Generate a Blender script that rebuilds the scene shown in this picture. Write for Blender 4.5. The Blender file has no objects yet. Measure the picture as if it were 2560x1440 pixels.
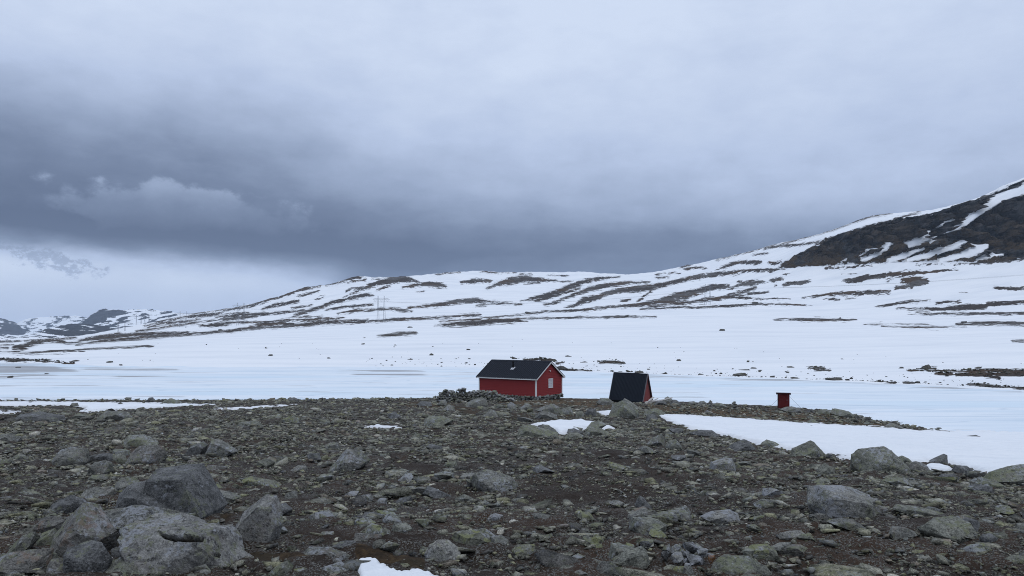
import bpy, math, random
import numpy as np
from mathutils import Matrix, Vector

# ------------------------------------------------------------------ camera, sky, sun, exposure
S = bpy.context.scene
COL = S.collection
F = 1897.0            # focal length of the photograph, in its own pixels
HX, HY = 1280.0, 835.0
EYE = 10.5            # eye height above the lake
cam_d = bpy.data.cameras.new("camera")
cam = bpy.data.objects.new("camera", cam_d)
COL.objects.link(cam)
cam.location = (0, 0, EYE)
cam.rotation_euler = (math.radians(90), 0, 0)
cam_d.sensor_width = 36.0
cam_d.lens = 36.0 * F / 2560.0
cam_d.shift_y = (HY - 720.0) / 2560.0
cam_d.clip_start = 0.1
cam_d.clip_end = 60000
S.camera = cam
S.render.engine = 'CYCLES'
S.view_settings.view_transform = 'Standard'
S.view_settings.look = 'None'
S.view_settings.gamma = 1.0
S.view_settings.exposure = 0.0
S.view_settings.use_curve_mapping = False
S.cycles.volume_bounces = 1
S.cycles.max_bounces = 6
S.cycles.diffuse_bounces = 3
S.cycles.volume_step_rate = 1.0
S.cycles.use_denoising = True
S.cycles.use_adaptive_sampling = False
S.cycles.pixel_filter_type = 'BLACKMAN_HARRIS'
S.cycles.filter_width = 1.0
S.cycles.denoiser = 'OPENIMAGEDENOISE'
S.cycles.denoising_input_passes = 'RGB_ALBEDO_NORMAL'
S.cycles.denoising_prefilter = 'NONE'
S.cycles.sample_clamp_indirect = 3.0

SUN_EL, SUN_ROT = math.radians(66), math.radians(150)


def srgb(r, g, b):
    def f(c):
        c /= 255.0
        return c / 12.92 if c <= 0.04045 else ((c + 0.055) / 1.055) ** 2.4
    return (f(r), f(g), f(b), 1.0)


class NT:
    """small helper for node trees"""
    def __init__(s, tree):
        s.t = tree
        s.n = tree.nodes
        s.l = tree.links

    def new(s, kind, **kw):
        n = s.n.new(kind)
        for k, v in kw.items():
            setattr(n, k, v)
        return n

    def put(s, sock, v):
        if v is None:
            return
        if isinstance(v, bpy.types.NodeSocket):
            s.l.new(v, sock)
        else:
            sock.default_value = v

    def m(s, op, a, b=None, c=None, clamp=False):
        n = s.new("ShaderNodeMath", operation=op, use_clamp=clamp)
        for i, v in enumerate((a, b, c)):
            s.put(n.inputs[i], v)
        return n.outputs[0]

    def add(s, a, b): return s.m('ADD', a, b)
    def sub(s, a, b): return s.m('SUBTRACT', a, b)
    def mul(s, a, b): return s.m('MULTIPLY', a, b)

    def step(s, v, lo, hi, a=0.0, b=1.0):
        n = s.new("ShaderNodeMapRange", interpolation_type='SMOOTHSTEP')
        s.put(n.inputs[0], v)
        for i, x in enumerate((lo, hi, a, b)):
            s.put(n.inputs[i + 1], x)
        return n.outputs[0]

    def lin(s, v, lo, hi, a=0.0, b=1.0):
        n = s.new("ShaderNodeMapRange")
        s.put(n.inputs[0], v)
        for i, x in enumerate((lo, hi, a, b)):
            s.put(n.inputs[i + 1], x)
        return n.outputs[0]

    def gauss(s, v, c, w):
        d = s.m('DIVIDE', s.sub(v, c), w)
        return s.m('EXPONENT', s.mul(s.mul(d, d), -1.0))

    def ramp(s, v, stops, mode='LINEAR'):
        n = s.new("ShaderNodeValToRGB")
        r = n.color_ramp
        r.interpolation = mode
        while len(r.elements) < len(stops):
            r.elements.new(0.5)
        for e, (p, c) in zip(r.elements, stops):
            e.position = p
            e.color = c if len(c) == 4 else (*c, 1.0)
        s.put(n.inputs[0], v)
        return n.outputs[0]

    def noise(s, vec, scale, detail=4.0, rough=0.55, dist=0.0, out=0):
        n = s.new("ShaderNodeTexNoise")
        s.put(n.inputs["Vector"], vec)
        n.inputs["Scale"].default_value = scale
        n.inputs["Detail"].default_value = detail
        n.inputs["Roughness"].default_value = rough
        n.inputs["Distortion"].default_value = dist
        return n.outputs[out]

    def voro(s, vec, scale, feature='F1', out="Distance", rnd=1.0):
        n = s.new("ShaderNodeTexVoronoi", feature=feature)
        s.put(n.inputs["Vector"], vec)
        n.inputs["Scale"].default_value = scale
        n.inputs["Randomness"].default_value = rnd
        return n.outputs[out]

    def vec(s, x, y, z):
        n = s.new("ShaderNodeCombineXYZ")
        for i, v in enumerate((x, y, z)):
            s.put(n.inputs[i], v)
        return n.outputs[0]

    def vmul(s, v, xyz):
        n = s.new("ShaderNodeVectorMath", operation='MULTIPLY')
        s.put(n.inputs[0], v)
        n.inputs[1].default_value = xyz
        return n.outputs[0]

    def vadd(s, v, xyz):
        n = s.new("ShaderNodeVectorMath", operation='ADD')
        s.put(n.inputs[0], v)
        s.put(n.inputs[1], xyz)
        return n.outputs[0]

    def sep(s, v):
        n = s.new("ShaderNodeSeparateXYZ")
        s.put(n.inputs[0], v)
        return n.outputs

    def mix(s, f, a, b, mode='MIX'):
        n = s.new("ShaderNodeMix", data_type='RGBA', blend_type=mode)
        s.put(n.inputs[0], f)
        s.put(n.inputs[6], a)
        s.put(n.inputs[7], b)
        return n.outputs[2]

    def attr(s, name, out="Fac", kind='GEOMETRY'):
        n = s.new("ShaderNodeAttribute", attribute_name=name, attribute_type=kind)
        return n.outputs[out]

    def bump(s, h, strength, dist, normal=None):
        n = s.new("ShaderNodeBump")
        n.inputs["Strength"].default_value = strength
        n.inputs["Distance"].default_value = dist
        s.put(n.inputs["Height"], h)
        if normal is not None:
            s.l.new(normal, n.inputs["Normal"])
        return n.outputs[0]


def build_sky():
    w = bpy.data.worlds.new("World")
    S.world = w
    w.use_nodes = True
    t = NT(w.node_tree)
    t.n.clear()
    out = t.new("ShaderNodeOutputWorld")
    nis = t.new("ShaderNodeTexSky", sky_type='NISHITA')
    nis.sun_disc = False
    nis.sun_elevation = SUN_EL
    nis.sun_rotation = SUN_ROT
    b1 = t.new("ShaderNodeBackground")
    b1.inputs[1].default_value = 0.08
    t.l.new(nis.outputs[0], b1.inputs[0])
    d = t.new("ShaderNodeTexCoord").outputs["Generated"]
    x, y, z = t.sep(d)
    az0 = t.m('ARCTAN2', x, y)
    el0 = t.m('ARCSINE', z)
    # cloud-deck coordinates (a flat layer seen in perspective) for the drift of the overcast
    dz = t.add(t.m('MAXIMUM', z, 0.0), 0.16)
    deck = t.vec(t.m('DIVIDE', x, dz), t.m('DIVIDE', y, dz), 0.0)
    n1 = t.noise(deck, 0.75, 5.0, 0.5, 0.3)
    n2 = t.noise(d, 5.0, 6.0, 0.55)
    n3 = t.noise(t.vmul(d, (1, 1, 2.4)), 13.0, 8.0, 0.6)
    # warped angles so that every edge is ragged like cloud
    az = t.add(az0, t.mul(t.sub(n2, 0.5), 0.16))
    el = t.add(el0, t.mul(t.sub(t.noise(t.vadd(d, (7, 3, 1)), 4.0, 5.0), 0.5), 0.06))
    g = lambda v: (v, v, v, 1)
    base = t.ramp(t.m('DIVIDE', el, 0.8), [(0.0, g(.30)), (.07, g(.22)), (.125, g(.12)), (.155, g(.27)), (.185, g(.50)),
                                            (.23, g(.70)), (.32, g(.84)), (.43, g(.92)), (.54, g(.98)), (1.0, g(1.0))])
    L = base
    L = t.sub(L, t.mul(t.mul(t.gauss(az, -.50, .42), t.gauss(el, .18, .105)), .50))
    L = t.add(L, t.mul(t.mul(t.gauss(az, .50, .34), t.gauss(el, .14, .10)), .07))
    L = t.sub(L, t.mul(t.mul(t.gauss(az, .02, .26), t.gauss(el, .10, .035)), .04))
    L = t.add(L, t.mul(t.sub(n1, .5), .50))
    L = t.add(L, t.mul(t.sub(n3, .5), .28))
    # bright gap under the cloud bank at the left
    edge = t.lin(az0, -.60, -.22, .103, .082)
    gap = t.mul(t.step(t.sub(edge, t.add(el0, t.mul(t.sub(n3, .5), .034))), -.030, .034),
                t.step(t.add(az0, t.mul(t.sub(n2, .5), .10)), -.19, -.29))
    gap = t.mul(gap, t.step(az0, -1.6, -.9))
    gl = t.add(t.lin(el0, .02, .085, .76, 1.02), t.mul(t.sub(n2, .5), .34))
    mx = lambda f, a, b: t.add(a, t.mul(f, t.sub(b, a)))
    L = mx(gap, L, gl)
    # ragged scud cloud hanging in front of the bank
    nv = t.noise(t.vmul(d, (1, 1, 1.5)), 22.0, 8.0, 0.62)
    region = t.mul(t.gauss(az0, -.405, .17), t.gauss(t.sub(el0, t.mul(t.sub(az0, -.4), -.06)), .146, .040))
    cov = t.step(t.add(region, t.mul(t.sub(nv, .5), 1.1)), .42, .64)
    sl = t.add(t.lin(el0, .116, .176, -.06, .50), t.mul(t.sub(nv, .5), .30))
    L = mx(t.mul(cov, .85), L, sl)
    # torn dark wisps inside the bright gap
    nw = t.noise(t.vmul(d, (1, 1, 1.2)), 48.0, 7.0, 0.68)
    reg = t.mul(t.gauss(az0, -.545, .075), t.gauss(t.add(el0, t.mul(t.add(az0, .545), .22)), .083, .019))
    nw2 = t.noise(t.vmul(d, (1, 1, 1.6)), 130.0, 5.0, 0.7)
    wis = t.mul(t.step(t.add(t.mul(reg, .5), nw), .80, .92), t.step(nw2, .36, .52))
    L = mx(t.mul(wis, .6), L, .34)
    colr = t.ramp(L, [(0.0, srgb(84, 97, 124)), (.25, srgb(116, 130, 157)), (.5, srgb(154, 169, 197)),
                      (.75, srgb(188, 203, 231)), (1.0, srgb(213, 226, 248))])
    b2 = t.new("ShaderNodeBackground")
    t.l.new(colr, b2.inputs[0])
    t.put(b2.inputs[1], t.step(el0, .42, 1.35, 1.0, 1.42))
    ms = t.new("ShaderNodeMixShader")
    ms.inputs[0].default_value = 0.95
    t.l.new(b1.outputs[0], ms.inputs[1])
    t.l.new(b2.outputs[0], ms.inputs[2])
    t.l.new(ms.outputs[0], out.inputs[0])


build_sky()
sun_d = bpy.data.lights.new("sun", 'SUN')
sun_d.energy = 0.55
sun_d.angle = math.radians(35)
sun_d.color = (1.0, 0.96, 0.9)
sun = bpy.data.objects.new("sun", sun_d)
COL.objects.link(sun)
sdir = Vector((math.sin(SUN_ROT) * math.cos(SUN_EL), math.cos(SUN_ROT) * math.cos(SUN_EL), math.sin(SUN_EL)))
sun.rotation_euler = sdir.to_track_quat('Z', 'Y').to_euler()
sun.location = (0, 0, 60)

# ------------------------------------------------------------------ helpers
rng = np.random.default_rng(7)
_perm = np.random.default_rng(3).permutation(256)
_perm = np.concatenate([_perm, _perm, _perm])
_val = np.random.default_rng(5).random(256) * 2 - 1


def vnoise(p, seed=0):
    """value noise, p (N,3) -> (N,) in about -1..1"""
    p = np.asarray(p, dtype=np.float64) + seed * 17.31
    i = np.floor(p).astype(np.int64)
    f = p - i
    f = f * f * f * (f * (f * 6 - 15) + 10)
    i &= 255
    X, Y, Z = i[:, 0], i[:, 1], i[:, 2]
    r = 0
    for dx in (0, 1):
        wx = f[:, 0] if dx else 1 - f[:, 0]
        a = _perm[(X + dx) & 255]
        for dy in (0, 1):
            wy = f[:, 1] if dy else 1 - f[:, 1]
            b = _perm[a + ((Y + dy) & 255)]
            for dz_ in (0, 1):
                wz = f[:, 2] if dz_ else 1 - f[:, 2]
                r = r + wx * wy * wz * _val[_perm[b + ((Z + dz_) & 255)]]
    return r


def fbm(p, octaves=4, gain=0.5, seed=0):
    p = np.asarray(p, dtype=np.float64)
    r, a, s = 0, 1.0, 1.0
    for o in range(octaves):
        r = r + a * vnoise(p * s, seed + o * 3.7)
        a *= gain
        s *= 2.03
    return r


def props(o, label=None, cat=None, group=None, kind=None):
    for k, v in (("label", label), ("category", cat), ("group", group), ("kind", kind)):
        if v:
            o[k] = v
    return o


def link(name, data, parent=None, loc=None):
    o = bpy.data.objects.new(name, data)
    COL.objects.link(o)
    if parent:
        o.parent = parent
    if loc is not None:
        o.location = loc
    return o


def mesh_np(name, v, f, mat, smooth=False, attrs=None):
    """mesh from numpy verts (N,3) and faces (M,k)"""
    me = bpy.data.meshes.new(name)
    v = np.asarray(v, np.float32)
    f = np.asarray(f, np.int32)
    k = f.shape[1]
    me.vertices.add(len(v))
    me.vertices.foreach_set("co", v.ravel())
    me.loops.add(f.size)
    me.loops.foreach_set("vertex_index", f.ravel())
    me.polygons.add(len(f))
    me.polygons.foreach_set("loop_start", np.arange(0, f.size, k, dtype=np.int32))
    me.polygons.foreach_set("loop_total", np.full(len(f), k, np.int32))
    if smooth:
        me.polygons.foreach_set("use_smooth", np.ones(len(f), bool))
    me.update(calc_edges=True)
    for an, av in (attrs or {}).items():
        av = np.asarray(av, np.float32)
        if av.ndim == 1:
            at = me.attributes.new(an, 'FLOAT', 'POINT')
            at.data.foreach_set("value", av)
        else:
            at = me.attributes.new(an, 'FLOAT_COLOR', 'POINT')
            at.data.foreach_set("color", av.ravel())
    if mat:
        me.materials.append(mat)
    return me


def grid_faces(nr, nc):
    a = np.arange(nr * nc).reshape(nr, nc)
    return np.stack([a[:-1, :-1], a[:-1, 1:], a[1:, 1:], a[1:, :-1]], -1).reshape(-1, 4)


class MB:
    """collects boxes, prisms and tubes into one mesh"""
    def __init__(s):
        s.v, s.f = [], []

    def poly(s, pts, faces):
        o = len(s.v)
        s.v += [tuple(p) for p in pts]
        s.f += [tuple(i + o for i in q) for q in faces]
        return s

    def box(s, c, d, M=None):
        h = [x / 2 for x in d]
        pts = [Vector((sx * h[0], sy * h[1], sz * h[2])) for sx in (-1, 1) for sy in (-1, 1) for sz in (-1, 1)]
        if M is not None:
            pts = [M @ p for p in pts]
        pts = [p + Vector(c) for p in pts]
        return s.poly(pts, [(0, 1, 3, 2), (4, 6, 7, 5), (0, 4, 5, 1), (2, 3, 7, 6), (0, 2, 6, 4), (1, 5, 7, 3)])

    def bar(s, a, b, w, h=None, up=(0, 0, 1)):
        """square bar from a to b"""
        a, b = Vector(a), Vector(b)
        d = b - a
        L = d.length
        d.normalize()
        u = Vector(up)
        if abs(d.dot(u)) > .98:
            u = Vector((1, 0, 0))
        sx = d.cross(u).normalized()
        sz = sx.cross(d).normalized()
        M = Matrix((sx, d, sz)).transposed()
        return s.box((a + b) / 2, (w, L, h or w), M)

    def tube(s, a, b, r0, r1=None, n=10):
        a, b = Vector(a), Vector(b)
        r1 = r0 if r1 is None else r1
        d = (b - a).normalized()
        u = d.orthogonal().normalized()
        w = d.cross(u)
        pts = []
        for c, r in ((a, r0), (b, r1)):
            for i in range(n):
                t = 2 * math.pi * i / n
                pts.append(c + (u * math.cos(t) + w * math.sin(t)) * r)
        fs = [(i, (i + 1) % n, n + (i + 1) % n, n + i) for i in range(n)]
        fs += [tuple(range(n - 1, -1, -1)), tuple(range(n, 2 * n))]
        return s.poly(pts, fs)

    def extrude(s, prof, a, b, axis='x'):
        """profile of (p,q) pairs swept between a and b along an axis"""
        pts = []
        for t in (a, b):
            for p, q in prof:
                pts.append((t, p, q) if axis == 'x' else (p, t, q))
        n = len(prof)
        fs = [(i, (i + 1) % n, n + (i + 1) % n, n + i) for i in range(n)]
        fs += [tuple(range(n - 1, -1, -1)), tuple(range(n, 2 * n))]
        return s.poly(pts, fs)

    def build(s, name, mat, parent=None, bevel=0.0, data_only=False):
        me = bpy.data.meshes.new(name)
        me.from_pydata(s.v, [], s.f)
        me.materials.append(mat)
        import bmesh
        bm = bmesh.new()
        bm.from_mesh(me)
        bmesh.ops.recalc_face_normals(bm, faces=bm.faces)
        if bevel:
            bmesh.ops.bevel(bm, geom=list(bm.edges), offset=bevel, segments=1, affect='EDGES', clamp_overlap=True)
        bm.to_mesh(me)
        bm.free()
        return me if data_only else link(name, me, parent)


def material(name):
    m = bpy.data.materials.new(name)
    m.use_nodes = True
    t = NT(m.node_tree)
    b = m.node_tree.nodes["Principled BSDF"]
    return m, t, b


def wpos(t):
    return t.new("ShaderNodeNewGeometry").outputs["Position"]


def rock_material(name, dark, light, lichen=0.5, pale=0.3, rust=0.0, tint=False, scale=1.0, yellow=(.185, .185, .085)):
    dark, light = [(c[0] * 1.22, c[1] * 1.17, c[2] * 1.05) for c in (dark, light)]
    m, t, b = material(name)
    g = t.new("ShaderNodeNewGeometry")
    p = g.outputs["Position"]
    nz = t.sep(g.outputs["Normal"])[2]
    p2 = t.vadd(p, (13.7, 4.1, 9.3))
    big = t.noise(p, 1.6 * scale, 5, .6)
    mid = t.noise(p2, 9 * scale, 8, .72)
    fine = t.noise(p, 60 * scale, 3, .7)
    tone = t.add(t.add(t.mul(big, .45), t.mul(mid, .8)), t.mul(fine, .75))
    base = t.ramp(t.lin(tone, .83, 1.19), [(0, dark), (.5, [(a * .55 + c * .45) for a, c in zip(dark, light)]), (1, light)])
    up = t.step(nz, -.45, .35)
    lm = t.noise(t.vadd(p, (3.1, 8.8, 2.2)), 13 * scale, 9, .74)
    lm2 = t.noise(t.vadd(p, (1.1, 5.8, 7.2)), 1.9 * scale, 4, .6)
    lv = t.step(t.add(t.mul(lm, .75), t.mul(lm2, .5)), .70 - .10 * lichen, .76 - .10 * lichen)
    lc = t.mix(t.noise(p2, 5 * scale, 4, .6), (*yellow, 1), (.135, .155, .115, 1))
    base = t.mix(t.mul(t.mul(lv, up), min(1.0, .45 + lichen * .35)), base, lc)
    wm = t.noise(t.vadd(p, (21.1, 2.8, 12.2)), 16 * scale, 8, .74)
    wm2 = t.noise(t.vadd(p, (2.1, 22.8, 1.2)), 2.2 * scale, 4, .6)
    base = t.mix(t.mul(t.step(t.add(t.mul(wm, .6), t.mul(wm2, .5)), .62 - .07 * pale, .68 - .07 * pale), .7), base, (.29, .30, .32, 1))
    dm = t.noise(t.vadd(p, (31.1, 22.8, 2.2)), 17 * scale, 6, .74)
    base = t.mix(t.mul(t.step(dm, .56, .62), .7), base, (.020, .020, .020, 1))
    base = t.mix(t.attr('pit'), base, (.010, .008, .006, 1))
    if rust:
        rm = t.noise(t.vadd(p, (11.1, 12.8, 2.9)), 5.0 * scale, 7, .7)
        base = t.mix(t.mul(t.step(rm, .55, .62), rust), base, (.20, .14, .105, 1))
    if tint:
        base = t.mix(1.0, base, t.attr("tint", "Color"), 'MULTIPLY')
    t.l.new(base, b.inputs["Base Color"])
    b.inputs["Roughness"].default_value = .92
    b.inputs["Specular IOR Level"].default_value = .12
    h = t.add(t.add(t.mul(mid, .7), t.mul(fine, .25)), t.mul(t.noise(p, 24 * scale, 6, .75), .5))
    t.l.new(t.bump(h, .8, .05 / scale), b.inputs["Normal"])
    return m


def paint_material(name, col, rough=.6, grain=(1, 1, 1), gscale=20, amount=.25, bump=.1, spec=.08):
    m, t, b = material(name)
    oc = t.new("ShaderNodeTexCoord").outputs["Object"]
    n = t.noise(t.vmul(oc, grain), gscale, 6, .6)
    n2 = t.noise(oc, 1.2, 4, .6)
    k = t.add(t.mul(t.sub(n, .5), amount * 2), t.mul(t.sub(n2, .5), amount))
    f = t.add(1.0, k)
    cn = t.new("ShaderNodeMix", data_type='RGBA', blend_type='MULTIPLY')
    cn.inputs[0].default_value = 1
    cn.inputs[6].default_value = (*col, 1)
    t.l.new(t.vec(f, f, f), cn.inputs[7])
    t.l.new(cn.outputs[2], b.inputs["Base Color"])
    b.inputs["Roughness"].default_value = rough
    b.inputs["Specular IOR Level"].default_value = spec
    t.l.new(t.bump(n, bump, .01), b.inputs["Normal"])
    return m

# ------------------------------------------------------------------ terrain
def smooth1(a, sig, axis):
    r = int(sig * 3) + 1
    k = np.exp(-.5 * (np.arange(-r, r + 1) / sig) ** 2)
    k /= k.sum()
    pad = [(0, 0)] * a.ndim
    pad[axis] = (r, r)
    ap = np.pad(a, pad, mode='edge')
    return np.apply_along_axis(lambda v: np.convolve(v, k, 'valid'), axis, ap)


def pchip(V, segs):
    """monotone cubic through rows of V (K, n); segs[k] samples per interval"""
    d = np.diff(V, axis=0)
    m = np.zeros_like(V)
    a, b = d[:-1], d[1:]
    with np.errstate(divide='ignore', invalid='ignore'):
        h = np.where(a * b > 0, 2 * a * b / (a + b), 0)
    m[1:-1] = h
    m[0], m[-1] = d[0], d[-1]
    out = []
    for k, n in enumerate(segs):
        t = (np.arange(n) / n)[:, None]
        h00 = 2 * t**3 - 3 * t**2 + 1
        h10 = t**3 - 2 * t**2 + t
        h01 = -2 * t**3 + 3 * t**2
        h11 = t**3 - t**2
        out.append(h00 * V[k] + h10 * m[k] + h01 * V[k + 1] + h11 * m[k + 1])
    out.append(V[-1:])
    return np.concatenate(out)


def stroke_sd(PX, PY, strokes, pad=14, asp=1.0):
    """signed value w - distance to the nearest stroke, over photo-pixel grids; -pad far away"""
    best = np.full(PX.shape, -float(pad))
    for st in strokes:
        for (x0, y0, w0), (x1, y1, w1) in zip(st[:-1], st[1:]) if len(st) > 1 else [(st[0], st[0])]:
            W = max(w0, w1) + pad
            sel = (PX > min(x0, x1) - W) & (PX < max(x0, x1) + W) & (PY > min(y0, y1) - W) & (PY < max(y0, y1) + W)
            if not sel.any():
                continue
            qx, qy = PX[sel] - x0, PY[sel] - y0
            dx, dy = x1 - x0, y1 - y0
            L2 = dx * dx + dy * dy
            t = np.clip((qx * dx + qy * dy) / L2, 0, 1) if L2 else np.zeros_like(qx)
            dist = np.hypot((qx - t * dx) * asp, qy - t * dy)
            best[sel] = np.maximum(best[sel], w0 + (w1 - w0) * t - dist)
    return best


def poly_sd(PX, PY, poly, pad=14):
    """signed distance, positive inside the polygon"""
    xs, ys = [p[0] for p in poly], [p[1] for p in poly]
    out = np.full(PX.shape, -float(pad))
    sel = (PX > min(xs) - pad) & (PX < max(xs) + pad) & (PY > min(ys) - pad) & (PY < max(ys) + pad)
    x, y = PX[sel], PY[sel]
    ins = np.zeros(x.shape, bool)
    dm = np.full(x.shape, 1e9)
    for (x0, y0), (x1, y1) in zip(poly, poly[1:] + poly[:1]):
        if y0 != y1:
            c = ((y0 > y) != (y1 > y)) & (x < (x1 - x0) * (y - y0) / (y1 - y0) + x0)
            ins ^= c
        dx, dy = x1 - x0, y1 - y0
        L2 = max(dx * dx + dy * dy, 1e-9)
        t = np.clip(((x - x0) * dx + (y - y0) * dy) / L2, 0, 1)
        dm = np.minimum(dm, np.hypot(x - x0 - t * dx, y - y0 - t * dy))
    out[sel] = np.maximum(np.where(ins, dm, -dm), -pad)
    return out


# ---- near ground: heights relative to the eye, by photo column and distance
NY = [1.2, 4, 7, 10, 15, 20, 30, 45, 60, 75, 85, 92, 97, 103, 110, 118, 128, 150]
NZ = {
    -900: [-1.6, -1.78, -2.0, -2.3, -2.7, -3.05, -3.75, -4.85, -6.15, -7.65, -8.4, -8.9, -9.2, -9.6, -9.95, -10.3, -10.9, -12],
    0:    [-1.6, -1.76, -2.0, -2.3, -2.7, -3.05, -3.75, -4.85, -6.15, -7.65, -8.4, -8.9, -9.2, -9.6, -9.95, -10.3, -10.9, -12],
    640:  [-1.6, -1.76, -2.0, -2.3, -2.7, -3.05, -3.72, -4.80, -6.05, -7.40, -8.2, -8.7, -9.0, -9.4, -9.85, -10.3, -10.9, -12],
    1000: [-1.6, -1.76, -2.0, -2.3, -2.7, -3.05, -3.70, -4.78, -5.95, -7.05, -7.8, -8.25, -8.5, -8.9, -9.45, -10.2, -10.9, -12],
    1280: [-1.6, -1.76, -2.0, -2.3, -2.7, -3.05, -3.70, -4.75, -5.90, -7.00, -7.65, -8.0, -8.22, -8.40, -8.75, -9.9, -10.9, -12],
    1480: [-1.6, -1.76, -2.0, -2.3, -2.7, -3.05, -3.80, -4.95, -6.15, -7.35, -8.0, -8.35, -8.5, -8.65, -9.2, -10.3, -11.0, -12],
    1600: [-1.6, -1.76, -2.0, -2.3, -2.7, -3.08, -3.95, -5.15, -6.40, -7.70, -8.35, -8.65, -8.78, -8.85, -9.5, -10.6, -11.1, -12],
    1760: [-1.6, -1.76, -2.0, -2.3, -2.7, -3.10, -4.00, -5.35, -6.85, -8.35, -9.0, -9.0, -9.05, -9.4, -10.2, -10.9, -11.2, -12],
    1950: [-1.6, -1.76, -2.0, -2.3, -2.72, -3.15, -4.05, -5.60, -7.15, -8.75, -9.65, -9.55, -9.38, -9.8, -10.8, -11.1, -11.3, -12],
    2100: [-1.6, -1.76, -2.0, -2.3, -2.74, -3.2, -4.2, -5.85, -7.45, -9.05, -9.85, -9.85, -10.1, -10.7, -11.1, -11.3, -11.5, -12],
    2260: [-1.6, -1.76, -2.0, -2.32, -2.76, -3.28, -4.35, -6.05, -7.9, -9.75, -10.6, -10.9, -10.95, -11.1, -11.2, -11.4, -11.6, -12],
    2560: [-1.6, -1.76, -2.0, -2.35, -2.80, -3.35, -4.65, -6.65, -8.65, -10.4, -10.85, -11, -11.1, -11.2, -11.3, -11.4, -11.6, -12],
    3460: [-1.6, -1.76, -2.0, -2.35, -2.85, -3.5, -5.0, -7.3, -9.5, -10.8, -11, -11.1, -11.2, -11.3, -11.4, -11.5, -11.6, -12],
}
NC = 860
gx = np.linspace(-900, 3460, NC)
gy = np.exp(np.linspace(math.log(1.5), math.log(150), 350))
NR = len(gy)
kx = sorted(NZ)
tab = np.array([NZ[k] for k in kx])                       # (cols, rows)
prof = np.stack([np.interp(np.log(gy), np.log(NY), r) for r in tab])
GZ = np.stack([np.interp(gx, kx, prof[:, j]) for j in range(NR)])   # (NR, NC)
GZ = smooth1(smooth1(GZ, 9, 0), 20, 1)
GXm = (gx[None, :] - HX) / F * gy[:, None]
GYm = np.repeat(gy[:, None], NC, 1)
P2 = np.stack([GXm.ravel(), GYm.ravel(), np.zeros(GXm.size)], 1)
und = .10 * fbm(P2 * .45, 3, seed=1) + .22 * fbm(P2 * .11, 2, seed=9) * np.clip((GYm.ravel() - 12) / 30, 0, 1)
und = und.reshape(GZ.shape) * np.clip((118 - GYm) / 20, 0, 1)
GZ = GZ + und
GPX = np.repeat(gx[None, :], NR, 0)


def ground_y_img():
    return HY - F * GZ / GYm


GPY = ground_y_img()


def near_z(X, Y):
    """eye-relative height of the near ground at world X, Y (arrays ok)"""
    X, Y = np.asarray(X, float), np.asarray(Y, float)
    c = np.clip((HX + F * X / Y - gx[0]) / (gx[1] - gx[0]), 0, NC - 1.001)
    r = np.clip((np.log(Y) - math.log(1.5)) / (math.log(150 / 1.5) / (NR - 1)), 0, NR - 1.001)
    ci, ri = c.astype(int), r.astype(int)
    cf, rf = c - ci, r - ri
    return (GZ[ri, ci] * (1 - cf) + GZ[ri, ci + 1] * cf) * (1 - rf) + (GZ[ri + 1, ci] * (1 - cf) + GZ[ri + 1, ci + 1] * cf) * rf


def near_hit(px, py):
    """distance at which the sight line through a photo pixel first meets the near ground"""
    c = int(np.clip(round((px - gx[0]) / (gx[1] - gx[0])), 0, NC - 1))
    col = GZ[:, c]
    ray = -(py - HY) / F * gy
    k = np.nonzero(col >= ray)[0]
    k = k[k > 8]
    return float(gy[k[0]]) if len(k) else 118.0


# snow lying on the near ground: polygons on the slope (photo pixel outline unprojected through the ground grid)
NEAR_SNOW = [
    [(1636, 1036), (1700, 1037), (1800, 1043), (1900, 1049), (2020, 1058), (2130, 1064), (2200, 1067), (2300, 1076), (2700, 1076), (3400, 1080),
     (3400, 1230), (2700, 1205), (2560, 1185), (2500, 1189), (2460, 1186), (2420, 1176), (2370, 1162), (2310, 1160), (2250, 1158), (2160, 1152), (2110, 1147),
     (2060, 1139), (2000, 1130), (1950, 1122), (1900, 1114), (1860, 1106), (1810, 1091), (1770, 1083), (1720, 1072), (1690, 1062), (1660, 1048)],
    [(1322, 1062), (1345, 1059), (1380, 1054), (1420, 1050), (1455, 1049), (1490, 1056), (1536, 1073), (1500, 1075), (1450, 1076), (1425, 1083), (1400, 1087), (1370, 1070)],
    [(1490, 1028), (1530, 1026), (1560, 1034), (1530, 1040), (1505, 1036)],
    [(905, 1063), (935, 1066), (1000, 1067), (1025, 1071), (990, 1075), (940, 1073), (915, 1068)],
    [(-900, 1003), (0, 1004), (110, 1003), (230, 1005), (330, 1006), (480, 1009), (540, 1011), (500, 1014), (430, 1018), (330, 1024), (250, 1029), (190, 1030),
     (215, 1020), (150, 1014), (60, 1014), (0, 1017), (-900, 1018)],
    [(-900, 1026), (-60, 1027), (0, 1027), (60, 1029), (40, 1033), (0, 1037), (-900, 1040)],
    [(515, 1024), (560, 1021), (640, 1015), (690, 1013), (760, 1008), (740, 1013), (660, 1021), (600, 1025), (540, 1026)],
    [(885, 1404), (905, 1396), (930, 1394), (946, 1408), (960, 1419), (990, 1424), (1020, 1430), (1050, 1425), (1090, 1432), (1150, 1460), (900, 1470), (890, 1436)],
    [(2312, 1168), (2345, 1170), (2385, 1172), (2370, 1178), (2330, 1180), (2310, 1176)],
]
snow_sd = np.full(GPX.shape, -40.0)
for pl in NEAR_SNOW:
    snow_sd = np.maximum(snow_sd, poly_sd(GPX, GPY, pl, 40))
nn = fbm(P2 * .9, 4, seed=21).reshape(GZ.shape)
snow_e = snow_sd + (3.0 + 6 * np.clip((9 - GYm) / 4, 0, 1)) * nn + np.clip((9 - GYm) / 4, 0, 1) * 7 * fbm(P2 * 7, 4, .6, seed=25).reshape(GZ.shape)

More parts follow.
